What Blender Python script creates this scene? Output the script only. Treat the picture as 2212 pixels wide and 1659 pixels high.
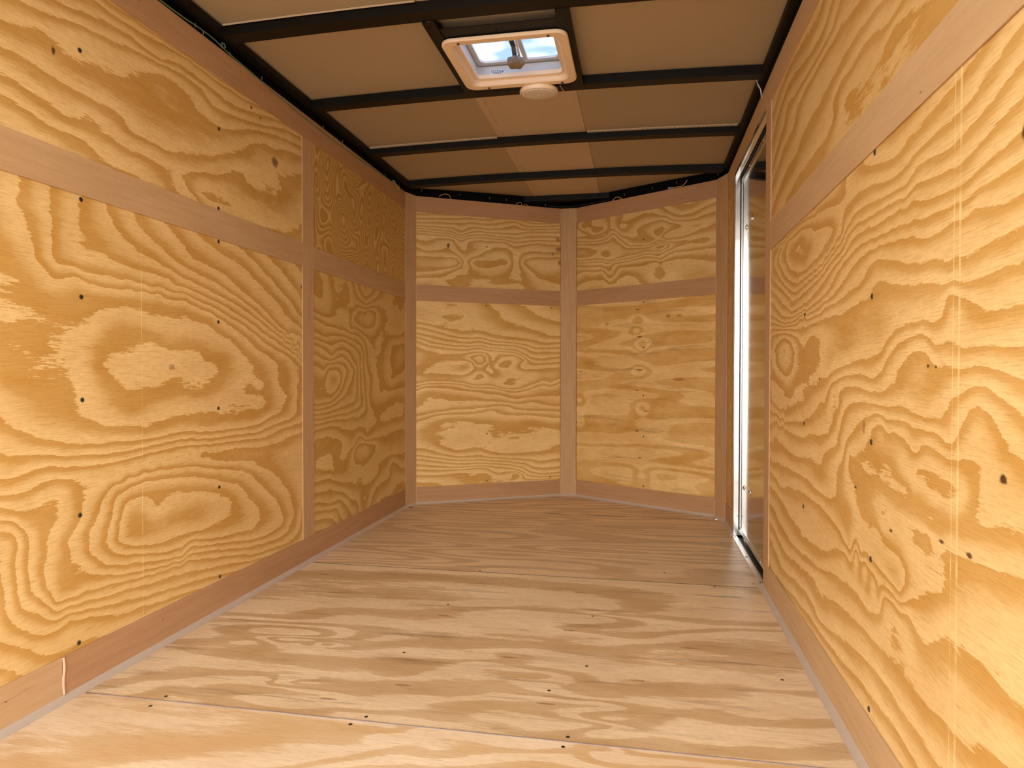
import bpy, bmesh, math, random
import numpy as np
from mathutils import Vector, Matrix

for o in list(bpy.data.objects):
    bpy.data.objects.remove(o)
scene = bpy.context.scene
COL = scene.collection

# ------------------------------------------------------------------ camera
CAMZ = 0.8102
yaw, pitch, roll = math.radians(10.751), math.radians(-0.813), math.radians(0.089)
fwd = Vector((-math.sin(yaw) * math.cos(pitch), math.cos(yaw) * math.cos(pitch), math.sin(pitch)))
rt = Vector((math.cos(yaw), math.sin(yaw), 0))
up = rt.cross(fwd)
r2 = rt * math.cos(roll) + up * math.sin(roll)
u2 = -rt * math.sin(roll) + up * math.cos(roll)
M = Matrix(((r2.x, u2.x, -fwd.x, 0), (r2.y, u2.y, -fwd.y, 0), (r2.z, u2.z, -fwd.z, CAMZ), (0, 0, 0, 1)))
cd = bpy.data.cameras.new('camera')
cam = bpy.data.objects.new('camera', cd)
COL.objects.link(cam)
cam.matrix_world = M
cd.sensor_width = 36
cd.lens = 23.951
cd.clip_start = 0.02
scene.camera = cam

# ------------------------------------------------------------------ world, sun, exposure
world = bpy.data.worlds.new('world')
scene.world = world
world.use_nodes = True
wn = world.node_tree
wn.nodes.clear()
wo = wn.nodes.new('ShaderNodeOutputWorld')
wb = wn.nodes.new('ShaderNodeBackground')
wt = wn.nodes.new('ShaderNodeTexCoord')
ws = wn.nodes.new('ShaderNodeSeparateXYZ')
wr = wn.nodes.new('ShaderNodeValToRGB')
wr.color_ramp.elements[0].position = 0.0
wr.color_ramp.elements[0].color = (1.0, 0.95, 0.88, 1)
wr.color_ramp.elements[1].position = 0.75
wr.color_ramp.elements[1].color = (0.28, 0.34, 0.42, 1)
we = wr.color_ramp.elements.new(0.42); we.color = (0.86, 0.86, 0.86, 1)
wn.links.new(wt.outputs['Generated'], ws.inputs[0])
wn.links.new(ws.outputs['Z'], wr.inputs[0])
wn.links.new(wr.outputs[0], wb.inputs[0])
wb.inputs[1].default_value = 7.5
wn.links.new(wb.outputs[0], wo.inputs[0])

sd = bpy.data.lights.new('sun', 'SUN')
sd.energy = 6.0
sd.angle = math.radians(0.6)
sd.color = (1.0, 0.95, 0.86)
sun = bpy.data.objects.new('sun', sd)
COL.objects.link(sun)
sun.rotation_euler = (math.radians(50), 0, math.radians(150))   # high, from the open rear, slightly to one side
sun_dir = Vector((-0.25, -0.35, -0.90))   # direction the light travels
sun.rotation_euler = sun_dir.to_track_quat('-Z', 'Y').to_euler()

scene.view_settings.view_transform = 'Standard'
scene.view_settings.look = 'None'
scene.view_settings.gamma = 1.0
scene.view_settings.use_curve_mapping = False
scene.view_settings.exposure = 0.14

# ------------------------------------------------------------------ measurements (metres)
XL, XR = -1.402, 0.4577          # faces of the trim on the side walls
YB = 0.08                       # open rear end
ZT = 1.908                       # top of the wall lining
T = 0.004                        # thickness of the trim strips
P1 = (-1.369, 4.031); P2 = (-0.529, 4.515); P3 = (-0.425, 4.515); P4 = (0.411, 4.005)
CL = (-1.402, 3.925); CR = (0.4577, 3.885)
XM = (XL + XR) / 2; HW = (XR - XL) / 2
def arch(x, a=0.014):
    return a * (1 - ((x - XM) / HW) ** 2)
# ------------------------------------------------------------------ helpers
def link(o, parent=None, mat=None):
    COL.objects.link(o)
    if parent is not None: o.parent = parent
    if mat is not None:
        o.data.materials.clear(); o.data.materials.append(mat)
    return o
def tag(o, label=None, cat=None, group=None, kind=None):
    if label: o['label'] = label
    if cat: o['category'] = cat
    if group: o['group'] = group
    if kind: o['kind'] = kind
    return o
def empty(name, loc=(0, 0, 0)):
    o = bpy.data.objects.new(name, None); o.location = loc; COL.objects.link(o); return o
def from_bm(name, bm, mat, parent=None, smooth=False):
    me = bpy.data.meshes.new(name); bm.normal_update(); bm.to_mesh(me); bm.free()
    if smooth:
        for p in me.polygons: p.use_smooth = True
    o = bpy.data.objects.new(name, me); link(o, parent, mat)
    if parent is not None and parent.type == 'EMPTY':
        o.matrix_parent_inverse = Matrix.Translation(parent.location).inverted()
    return o
def box(bm, x0, x1, y0, y1, z0, z1, uvdir=None):
    vs = [bm.verts.new(c) for c in ((x0, y0, z0), (x1, y0, z0), (x1, y1, z0), (x0, y1, z0), (x0, y0, z1), (x1, y0, z1), (x1, y1, z1), (x0, y1, z1))]
    fs = [bm.faces.new([vs[i] for i in f]) for f in ((3, 2, 1, 0), (4, 5, 6, 7), (0, 1, 5, 4), (1, 2, 6, 5), (2, 3, 7, 6), (3, 0, 4, 7))]
    return fs
def prism(bm, P, Q, z0, z1, t, back=True):
    """vertical slab whose front face runs P->Q in plan, front on the left-hand normal side reversed (room side)"""
    P = Vector((P[0], P[1], 0)); Q = Vector((Q[0], Q[1], 0)); d = (Q - P).normalized()
    n = Vector((-d.y, d.x, 0))          # pointing away from the room for P->Q going left to right along the front
    pts = [P, Q, Q + n * t, P + n * t]
    lo = [bm.verts.new((p.x, p.y, z0)) for p in pts]; hi = [bm.verts.new((p.x, p.y, z1)) for p in pts]
    bm.faces.new(lo[::-1]); bm.faces.new(hi)
    for i in range(4):
        j = (i + 1) % 4
        bm.faces.new((lo[i], lo[j], hi[j], hi[i]))
def add_uv(bm, origin, ud, vd):
    L = bm.loops.layers.uv.verify(); o = Vector(origin); ud = Vector(ud); vd = Vector(vd)
    for f in bm.faces:
        for l in f.loops:
            q = l.vert.co - o
            l[L].uv = (q.dot(ud), q.dot(vd))
def tube(bm, pts, r, seg=8, closed_ends=True):
    pts = [Vector(p) for p in pts]; rings = []
    prev = None
    for i, p in enumerate(pts):
        t = (pts[min(i + 1, len(pts) - 1)] - pts[max(i - 1, 0)]).normalized()
        if prev is None:
            a = Vector((0, 0, 1)) if abs(t.z) < 0.9 else Vector((1, 0, 0))
            n = t.cross(a).normalized()
        else:
            n = (prev - t * prev.dot(t)).normalized()
        prev = n; bnorm = t.cross(n)
        rings.append([bm.verts.new(p + (n * math.cos(2 * math.pi * k / seg) + bnorm * math.sin(2 * math.pi * k / seg)) * r) for k in range(seg)])
    for a, b_ in zip(rings, rings[1:]):
        for k in range(seg):
            bm.faces.new((a[k], a[(k + 1) % seg], b_[(k + 1) % seg], b_[k]))
    if closed_ends:
        bm.faces.new(rings[0][::-1]); bm.faces.new(rings[-1])
def smooth_pts(pts, n=6):
    """Catmull-Rom"""
    P = [Vector(p) for p in pts]; out = []
    for i in range(len(P) - 1):
        p0 = P[max(i - 1, 0)]; p1 = P[i]; p2 = P[i + 1]; p3 = P[min(i + 2, len(P) - 1)]
        for k in range(n):
            t = k / n
            out.append(0.5 * ((2 * p1) + (p2 - p0) * t + (2 * p0 - 5 * p1 + 4 * p2 - p3) * t * t + (-p0 + 3 * p1 - 3 * p2 + p3) * t ** 3))
    out.append(P[-1]); return out
def disc(bm, c, n, r, t, seg=14, dome=0.0):
    """short cylinder sitting at c, rising along n by t"""
    n = Vector(n).normalized(); c = Vector(c)
    a = n.orthogonal().normalized(); b_ = n.cross(a)
    prof = [(r, 0), (r, t * 0.6), (r * 0.8, t)]
    rings = []
    for rr, h in prof:
        rings.append([bm.verts.new(c + n * h + (a * math.cos(2 * math.pi * k / seg) + b_ * math.sin(2 * math.pi * k / seg)) * rr) for k in range(seg)])
    bm.faces.new(rings[0][::-1])
    for p, q in zip(rings, rings[1:]):
        for k in range(seg): bm.faces.new((p[k], p[(k + 1) % seg], q[(k + 1) % seg], q[k]))
    bm.faces.new(rings[-1])
SCREW_ME = {}
def screw(parent, c, n, r=0.0048, t=0.0016, name='screw'):
    """pan head with a dark cross recess; one mesh, two materials"""
    key = (tuple(round(x, 3) for x in n), r, t)
    if key not in SCREW_ME:
        bm = bmesh.new(); disc(bm, (0, 0, 0), n, r, t)
        nf = len(bm.faces)
        nn = Vector(n).normalized(); a = nn.orthogonal().normalized(); b_ = nn.cross(a)
        for d, e in ((a, b_), (b_, a)):
            w = r * 0.12; l = r * 0.5; z = t * 1.03
            q = [bm.verts.new(nn * z + d * sx * l + e * sy * w) for sx, sy in ((-1, -1), (1, -1), (1, 1), (-1, 1))]
            f = bm.faces.new(q); f.material_index = 1
        me = bpy.data.meshes.new(name); bm.normal_update(); bm.to_mesh(me); bm.free()
        me.materials.append(M_SCREW); me.materials.append(M_RECESS)
        SCREW_ME[key] = me
    o = bpy.data.objects.new(name, SCREW_ME[key]); COL.objects.link(o); o.parent = parent; o.location = c
    return o

# growth-ring height fields -------------------------------------------------
def wave_noise(u, v, seed, fu, fv, n=14):
    rs = np.random.RandomState(seed); out = np.zeros_like(u)
    for i in range(n):
        k = rs.uniform(0.35, 1.0) * (1.0 if i < n // 2 else 2.0)
        th = rs.uniform(0, 2 * np.pi); ph = rs.uniform(0, 2 * np.pi)
        out += np.cos(2 * np.pi * (u * fu * k * np.cos(th) + v * fv * k * np.sin(th)) + ph) / (k ** 0.8)
    return out / n ** 0.5
def tps(ctrl, U, V, asp=1.0, smooth=1e-4):
    """thin-plate spline through traced ring lines: ctrl rows (u, v, h)"""
    c = np.array(ctrl, float); x = c[:, 0]; y = c[:, 1] * asp; h = c[:, 2]; n = len(c)
    def phi(r2): return np.where(r2 > 1e-12, 0.5 * r2 * np.log(np.maximum(r2, 1e-12)), 0)
    A = np.zeros((n + 3, n + 3))
    A[:n, :n] = phi((x[:, None] - x) ** 2 + (y[:, None] - y) ** 2) + np.eye(n) * smooth
    A[:n, n] = A[n, :n] = 1; A[:n, n + 1] = A[n + 1, :n] = x; A[:n, n + 2] = A[n + 2, :n] = y
    w = np.linalg.solve(A, np.concatenate([h, np.zeros(3)]))
    uu = U.ravel(); vv = V.ravel() * asp; out = np.empty_like(uu)
    for i in range(0, len(uu), 20000):
        a = uu[i:i + 20000]; b_ = vv[i:i + 20000]
        out[i:i + 20000] = phi((a[:, None] - x) ** 2 + (b_[:, None] - y) ** 2) @ w[:n] + w[n] + w[n + 1] * a + w[n + 2] * b_
    return out.reshape(U.shape)
def field(u, v, f):
    """f: dict(seed, base=(du,dv), amp, fu, fv, blobs=[(u,v,ru,rv,h)], ctrl=rows)"""
    if f.get('ctrl'):
        h = tps(f['ctrl'], u, v, f.get('asp', 1.0), f.get('smooth', 1e-4))
        h = h + wave_noise(u, v, f.get('seed', 1), f.get('fu', 3) * 2, f.get('fv', 3) * 2) * f.get('namp', 0.06)
        return h
    h = wave_noise(u, v, f.get('seed', 1), f.get('fu', 0.8), f.get('fv', 1.8)) * f.get('amp', 2.0)
    du, dv = f.get('base', (0, 0)); h = h + du * u + dv * v
    for (bu, bv, ru, rv, hh) in f.get('blobs', []):
        h = h + hh * np.exp(-(((u - bu) / ru) ** 2 + ((v - bv) / rv) ** 2))
    return h
def sheet(name, origin, ud, vd, W, H, mat, f, parent=None, res=0.012, thick=0.003, uv0=(0, 0), clip=None, flip=False):
    """plywood sheet as a fine grid carrying the ring attribute, with edges and back. clip(u)->max v for the nose"""
    origin = Vector(origin); ud = Vector(ud); vd = Vector(vd); n = ud.cross(vd) * (-1 if flip else 1)
    nu = max(2, int(W / res)); nv = max(2, int(H / res))
    us = np.linspace(0, W, nu + 1); vs = np.linspace(0, H, nv + 1)
    U, V = np.meshgrid(us, vs, indexing='ij')
    Hh = field(U + uv0[0], V + uv0[1], f)
    if clip is not None:
        V = V * (np.array([clip(a) for a in us]) / H)[:, None]
        Hh = field(U + uv0[0], V + uv0[1], f)
    co = np.array(origin)[None, None, :] + U[..., None] * np.array(ud) + V[..., None] * np.array(vd)
    co = co.reshape(-1, 3); N = len(co)
    idx = np.arange(N).reshape(nu + 1, nv + 1)
    faces = np.stack([idx[:-1, :-1], idx[1:, :-1], idx[1:, 1:], idx[:-1, 1:]], -1).reshape(-1, 4).tolist()
    # border ring copied to the back
    ring_idx = list(idx[:, 0]) + list(idx[-1, 1:]) + list(idx[-2::-1, -1]) + list(idx[0, -2:0:-1])
    back = co[ring_idx] - np.array(n) * thick
    K = len(ring_idx)
    for k in range(K):
        a = ring_idx[k]; b_ = ring_idx[(k + 1) % K]
        faces.append([int(a), N + k, N + (k + 1) % K, int(b_)])
    faces.append([N + k for k in range(K)][::-1])
    if flip: faces = [f[::-1] for f in faces]
    allco = np.vstack([co, back])
    me = bpy.data.meshes.new(name); me.from_pydata(allco.tolist(), [], faces)
    at = me.attributes.new('ring', 'FLOAT', 'POINT')
    at.data.foreach_set('value', np.concatenate([Hh.ravel(), Hh.ravel()[ring_idx]]).astype(np.float32))
    uvl = me.uv_layers.new(name='UVMap')
    uvv = np.stack([U.ravel() + uv0[0], V.ravel() + uv0[1]], -1); uvv = np.vstack([uvv, uvv[ring_idx]])
    li = np.empty(len(me.loops), dtype=np.int32); me.loops.foreach_get('vertex_index', li)
    uvl.data.foreach_set('uv', uvv[li].astype(np.float32).ravel())
    me.update()
    o = bpy.data.objects.new(name, me); link(o, parent, mat); return o
def strip(name, fn, origin, ud, vd, mat, parent=None):
    bm = bmesh.new(); fn(bm); add_uv(bm, origin, ud, vd); bmesh.ops.recalc_face_normals(bm, faces=bm.faces)
    return from_bm(name, bm, mat, parent)
# ------------------------------------------------------------------ materials
def new_mat(name):
    m = bpy.data.materials.new(name); m.use_nodes = True
    nt = m.node_tree; b = nt.nodes['Principled BSDF']
    return m, nt, b
def nd(nt, t, **kw):
    n = nt.nodes.new(t)
    for k, v in kw.items():
        if k.startswith('i_'):
            key = k[2:]
            key = int(key) if key.isdigit() else key
            n.inputs[key].default_value = v
        else: setattr(n, k, v)
    return n
def lk(nt, a, b): nt.links.new(a, b)
def math_n(nt, op, a, b=None, clamp=False):
    n = nt.nodes.new('ShaderNodeMath'); n.operation = op; n.use_clamp = clamp
    for i, x in enumerate((a, b)):
        if x is None: continue
        if isinstance(x, (int, float)): n.inputs[i].default_value = x
        else: nt.links.new(x, n.inputs[i])
    return n.outputs[0]
def mixc(nt, fac, a, b, mode='MIX'):
    n = nt.nodes.new('ShaderNodeMix'); n.data_type = 'RGBA'; n.blend_type = mode
    for i, x in ((0, fac), (6, a), (7, b)):
        if isinstance(x, (int, float)): n.inputs[i].default_value = x
        elif isinstance(x, tuple): n.inputs[i].default_value = (*x, 1) if len(x) == 3 else x
        else: nt.links.new(x, n.inputs[i])
    return n.outputs[2]
def ramp(nt, fac, stops, interp='LINEAR'):
    n = nt.nodes.new('ShaderNodeValToRGB'); n.color_ramp.interpolation = interp
    e = n.color_ramp.elements
    while len(e) < len(stops): e.new(0.5)
    for i, (p, c) in enumerate(stops):
        e[i].position = p
        e[i].color = (c, c, c, 1) if isinstance(c, (int, float)) else (*c, 1)
    nt.links.new(fac, n.inputs[0]); return n.outputs[0]
def scaled(nt, vec, s, loc=(0, 0, 0)):
    n = nt.nodes.new('ShaderNodeMapping'); n.inputs['Scale'].default_value = s; n.inputs['Location'].default_value = loc
    nt.links.new(vec, n.inputs[0]); return n.outputs[0]
def noise(nt, vec, scale, detail=2, rough=0.5):
    n = nt.nodes.new('ShaderNodeTexNoise'); n.inputs['Scale'].default_value = scale
    n.inputs['Detail'].default_value = detail; n.inputs['Roughness'].default_value = rough
    nt.links.new(vec, n.inputs['Vector']); return n.outputs['Fac']
def srgb(r, g, b):
    f = lambda c: (c / 255 / 12.92) if c / 255 <= 0.04045 else ((c / 255 + 0.055) / 1.055) ** 2.4
    return (f(r), f(g), f(b))

def plywood(name, light, dark, seed=0, jag=0.30, streak=0.35, knots=0.0, grey=0.0, rough=0.42, soft=0.5, mott=0.2, along='u', jagv=26, two=0.0, rip_k=0.5, spots=(), lines=(), fine=1.0):
    """softwood ply face: 'ring' vertex attribute holds the growth-ring height, its fraction gives the bands"""
    m, nt, b = new_mat(name)
    uv = nd(nt, 'ShaderNodeUVMap').outputs[0]
    ring = nd(nt, 'ShaderNodeAttribute', attribute_name='ring').outputs['Fac']
    # jagged edges, long along the grain
    j1 = noise(nt, scaled(nt, uv, (7, jagv, 1), (seed, seed * 2, 0)), 1, 4, 0.62)
    j2 = noise(nt, scaled(nt, uv, (30, 260, 1), (seed * 3, 1, 0)), 1, 3, 0.7)
    h = math_n(nt, 'ADD', ring, math_n(nt, 'MULTIPLY', math_n(nt, 'SUBTRACT', j1, 0.5), jag * 2.2))
    h = math_n(nt, 'ADD', h, math_n(nt, 'MULTIPLY', math_n(nt, 'SUBTRACT', j2, 0.5), jag * 1.0))
    fr = math_n(nt, 'FRACT', h)
    band = ramp(nt, fr, [(0.0, 1.0), (0.035, 0.0), (soft * .6, 0.12), (soft, 0.62), (soft + .2, 0.92), (1.0, 1.0)])
    if two:
        tt = math_n(nt, 'PINGPONG', h, 1.0)
        band = ramp(nt, tt, [(0.44, 1.0), (0.50, 0.55), (0.56, 0.12), (1.0, 0.0)])
    # mottling so that bands differ in strength
    mo = noise(nt, scaled(nt, uv, (3.0, 8, 1), (5 + seed, 3, 0)), 1, 3, 0.6)
    mo = ramp(nt, mo, [(0.36, 0.0), (0.66, 1.0)])
    band = math_n(nt, 'ADD', math_n(nt, 'MULTIPLY', band, 1 - mott), math_n(nt, 'MULTIPLY', mo, mott), clamp=True)
    # fibre streaks and lathe-check ripples
    s1 = noise(nt, scaled(nt, uv, (9, 420, 1), (seed, 0, 0)), 1, 3, 0.7)
    s2 = noise(nt, scaled(nt, uv, (22, 900, 1), (0, seed, 0)), 1, 2, 0.7)
    s = math_n(nt, 'ADD', math_n(nt, 'MULTIPLY', math_n(nt, 'SUBTRACT', s1, 0.5), 0.9), math_n(nt, 'MULTIPLY', math_n(nt, 'SUBTRACT', s2, 0.5), 0.9))
    band = math_n(nt, 'ADD', band, math_n(nt, 'MULTIPLY', s, streak), clamp=True)
    col = mixc(nt, band, dark, light)
    rip = noise(nt, scaled(nt, uv, (16, 330, 1), (seed, 31, 0)), 1, 3, 0.75)
    col = mixc(nt, ramp(nt, rip, [(0.50, 0.0), (0.72, rip_k)]), col, tuple(c * 0.55 for c in dark))
    jm = noise(nt, scaled(nt, uv, (50, 70, 1), (seed, 2, 0)), 1, 3, 0.7)
    col = mixc(nt, ramp(nt, jm, [(0.35, 0.16), (0.60, 0.0)]), col, dark)
    big = noise(nt, scaled(nt, uv, (1.1, 2.0, 1), (seed, 7, 0)), 1, 2)
    col = mixc(nt, ramp(nt, big, [(0.35, 0.0), (0.7, 0.5)]), col, mixc(nt, 0.5, col, tuple(c * 0.92 for c in dark)))
    if knots > 0:
        v = nd(nt, 'ShaderNodeTexVoronoi'); v.inputs['Scale'].default_value = 1
        nt.links.new(scaled(nt, uv, (9, 12, 1), (seed, seed, 0)), v.inputs['Vector'])
        k = ramp(nt, v.outputs['Distance'], [(0.035 * knots, 1.0), (0.075 * knots, 0.0)])
        sel = nd(nt, 'ShaderNodeSeparateColor'); nt.links.new(v.outputs['Color'], sel.inputs[0])
        k = math_n(nt, 'MULTIPLY', k, math_n(nt, 'GREATER_THAN', sel.outputs[0], 0.80))
        col = mixc(nt, math_n(nt, 'MULTIPLY', k, 0.8), col, srgb(92, 48, 20))
    sep = nd(nt, 'ShaderNodeSeparateXYZ'); nt.links.new(uv, sep.inputs[0])
    if spots:
        wob = math_n(nt, 'MULTIPLY', math_n(nt, 'SUBTRACT', noise(nt, uv, 90, 3, 0.6), 0.5), 1.3)
        for (su, sv, ru, rv, dk) in spots:
            a_ = math_n(nt, 'POWER', math_n(nt, 'ABSOLUTE', math_n(nt, 'DIVIDE', math_n(nt, 'SUBTRACT', sep.outputs[0], su), ru)), 2)
            c_ = math_n(nt, 'POWER', math_n(nt, 'ABSOLUTE', math_n(nt, 'DIVIDE', math_n(nt, 'SUBTRACT', sep.outputs[1], sv), rv)), 2)
            d_ = math_n(nt, 'ADD', math_n(nt, 'POWER', math_n(nt, 'ADD', a_, c_), 0.5), wob)
            col = mixc(nt, math_n(nt, 'MULTIPLY', ramp(nt, d_, [(0.5, 1.0), (0.95, 0.0)]), dk), col, srgb(120, 58, 20) if dk < .7 else srgb(66, 34, 16))
    for (lu_, w_, k_) in lines:
        d_ = math_n(nt, 'ABSOLUTE', math_n(nt, 'SUBTRACT', sep.outputs[0], lu_))
        br = ramp(nt, noise(nt, scaled(nt, uv, (1, 14, 1), (seed, 1, 0)), 1, 2), [(0.4, 0.2), (0.6, 1.0)])
        col = mixc(nt, math_n(nt, 'MULTIPLY', math_n(nt, 'MULTIPLY', math_n(nt, 'LESS_THAN', d_, w_), br), k_), col, tuple(min(1, c * 1.25) for c in light))
    if grey > 0:
        g = noise(nt, scaled(nt, uv, (2.2, 22, 1), (seed, 9, 0)), 1, 4, 0.65)
        g = ramp(nt, g, [(0.56, 0.0), (0.76, 1.0)])
        col = mixc(nt, math_n(nt, 'MULTIPLY', g, grey), col, srgb(128, 96, 62))
    nt.links.new(col, b.inputs['Base Color'])
    b.inputs['Roughness'].default_value = rough
    b.inputs['Specular IOR Level'].default_value = 0.3
    bm_ = nd(nt, 'ShaderNodeBump'); bm_.inputs['Strength'].default_value = 0.10; bm_.inputs['Distance'].default_value = 0.001
    nt.links.new(s1, bm_.inputs['Height']); nt.links.new(bm_.outputs[0], b.inputs['Normal'])
    return m

def lauan(name, c1, c2, seed=0):
    """reddish lauan trim: short pores along the strip (UV u runs along the strip)"""
    m, nt, b = new_mat(name)
    uv = nd(nt, 'ShaderNodeUVMap').outputs[0]
    a = noise(nt, scaled(nt, uv, (5, 60, 1), (seed, 0, 0)), 1, 4, 0.65)
    f = noise(nt, scaled(nt, uv, (90, 900, 1), (seed, 0, 0)), 1, 2, 0.7)
    w = noise(nt, scaled(nt, uv, (1.4, 6, 1), (seed, 4, 0)), 1, 2)
    t = math_n(nt, 'ADD', math_n(nt, 'MULTIPLY', a, 0.45), math_n(nt, 'MULTIPLY', f, 0.35))
    t = math_n(nt, 'ADD', t, math_n(nt, 'MULTIPLY', w, 0.35))
    col = mixc(nt, ramp(nt, t, [(0.38, 0.0), (0.78, 1.0)]), c2, c1)
    # a few dark figure lines
    g = noise(nt, scaled(nt, uv, (2.0, 30, 1), (seed, 12, 0)), 1, 3, 0.6)
    g = ramp(nt, g, [(0.66, 0.0), (0.74, 0.35)])
    col = mixc(nt, g, col, srgb(96, 56, 34))
    # nail specks
    v = nd(nt, 'ShaderNodeTexVoronoi'); v.inputs['Scale'].default_value = 1
    nt.links.new(scaled(nt, uv, (14, 38, 1), (seed, seed, 0)), v.inputs['Vector'])
    sel = nd(nt, 'ShaderNodeSeparateColor'); nt.links.new(v.outputs['Color'], sel.inputs[0])
    k = math_n(nt, 'MULTIPLY', ramp(nt, v.outputs['Distance'], [(0.035, 1.0), (0.07, 0.0)]), math_n(nt, 'GREATER_THAN', sel.outputs[0], 0.72))
    col = mixc(nt, math_n(nt, 'MULTIPLY', k, 0.75), col, srgb(60, 34, 22))
    nt.links.new(col, b.inputs['Base Color'])
    b.inputs['Roughness'].default_value = 0.7
    b.inputs['Specular IOR Level'].default_value = 0.12
    return m

def plain(name, col, rough=0.5, metal=0.0, spec=0.5, var=0.0, scale=60, bump=0.0):
    m, nt, b = new_mat(name)
    b.inputs['Roughness'].default_value = rough; b.inputs['Metallic'].default_value = metal
    b.inputs['Specular IOR Level'].default_value = spec
    tc = nd(nt, 'ShaderNodeTexCoord').outputs['Object']
    n = noise(nt, tc, scale, 3, 0.6)
    c = mixc(nt, n, tuple(x * (1 - var) for x in col), tuple(min(1, x * (1 + var)) for x in col))
    nt.links.new(c, b.inputs['Base Color'])
    if bump:
        bn = nd(nt, 'ShaderNodeBump'); bn.inputs['Strength'].default_value = bump; bn.inputs['Distance'].default_value = 0.001
        nt.links.new(n, bn.inputs['Height']); nt.links.new(bn.outputs[0], b.inputs['Normal'])
    return m

M_TRIM = lauan('lauan_trim', (.60, .395, .215), (.45, .265, .125))
M_TRIMS = lauan('lauan_trim_near_side', (.60, .40, .22), (.48, .30, .15), 5)
M_TRIMR = lauan('lauan_trim_reddish', (.54, .315, .170), (.39, .210, .100), 9)
M_CEIL = plain('roof_liner_tan', (.44, .345, .235), 0.8, 0, 0.2, 0.06, 260)
M_CEIL2 = plain('roof_liner_centre', (.57, .445, .31), 0.75, 0, 0.2, 0.05, 200)
M_STEEL = plain('black_painted_steel', (.004, .003, .002), 0.5, 0, 0.22, 0.25, 40, 0.2)
M_CAV = plain('dark_frame_cavity', srgb(12, 10, 9), 0.8, 0, 0.1, 0.1)
M_SEAM = plain('violet_grey_sealant', (.27, .20, .17), 0.6)
M_CAULK = plain('grey_sealant_cove', (.50,.405,.32), 0.45, 0, 0.4, 0.08, 30)
M_BEAD = plain('clear_sealant_bead', srgb(205, 168, 140), 0.25, 0, 0.6, 0.05, 30)
M_SCREW = plain('zinc_screw', srgb(110, 108, 100), 0.35, 0.9, 0.5, 0.2)
M_RECESS = plain('dark_screw_recess', srgb(25, 22, 18), 0.6)
M_PLASTIC = plain('cream_plastic', srgb(240, 214, 184), 0.35, 0, 0.45, 0.02)
M_KNOB = plain('taupe_knob', srgb(138, 122, 104), 0.42, 0, 0.4, 0.04)
M_ARM = plain('grey_crank_steel', srgb(92, 90, 86), 0.45, 0.6, 0.5, 0.08)
M_ALU = plain('brushed_aluminium', (0.80, 0.80, 0.80), 0.22, 1.0, 0.5, 0.05, 25)
M_ALUD = plain('mill_aluminium', (0.60, 0.58, 0.55), 0.32, 1.0, 0.5, 0.08, 25)
M_LEAF = plain('satin_door_skin', (0.52, 0.47, 0.40), 0.10, 1.0, 0.5, 0.03, 4)
M_RUBBER = plain('black_rubber', srgb(18, 18, 18), 0.6)
M_WHITEP = plain('white_plastic', srgb(226, 220, 212), 0.4, 0, 0.4, 0.02)
M_GREEN = plain('green_wire', srgb(92, 120, 92), 0.4)
M_YELL = plain('tan_wire', srgb(214, 170, 110), 0.4)
M_CONN = plain('grey_connector', srgb(120, 130, 140), 0.4)
M_ORANGE = plain('ply_edge', srgb(226, 160, 96), 0.6)
M_GROUND = plain('pale_concrete_ground', (.22,.20,.17), 0.9, 0, 0.2, 0.1, 3)
M_INK = plain('black_print', srgb(40, 40, 42), 0.6)
M_LABEL = plain('white_label', srgb(235, 238, 238), 0.5)
M_SHELL = plain('dark_outer_skin', srgb(40, 40, 42), 0.5)
m, nt, b = new_mat('translucent_lid'); M_LID = m
b.inputs['Base Color'].default_value = (0.6, 0.64, 0.7, 1); b.inputs['Roughness'].default_value = 0.5
tr = nd(nt, 'ShaderNodeBsdfTranslucent'); tr.inputs[0].default_value = (0.66, 0.70, 0.76, 1)
ln = noise(nt, nd(nt, 'ShaderNodeTexCoord').outputs['Object'], 9, 2); nt.links.new(mixc(nt, ramp(nt, ln, [(0.40, 0.0), (0.60, 1.0)]), (0.36, 0.44, 0.62), (0.60, 0.64, 0.70)), tr.inputs[0])
mx = nd(nt, 'ShaderNodeMixShader'); mx.inputs[0].default_value = 0.75
nt.links.new(b.outputs[0], mx.inputs[1]); nt.links.new(tr.outputs[0], mx.inputs[2])
nt.links.new(mx.outputs[0], nt.nodes['Material Output'].inputs[0])
M_SCREWL = plain('bright_screw_tip', srgb(190, 186, 176), 0.4, 0.3)

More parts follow.
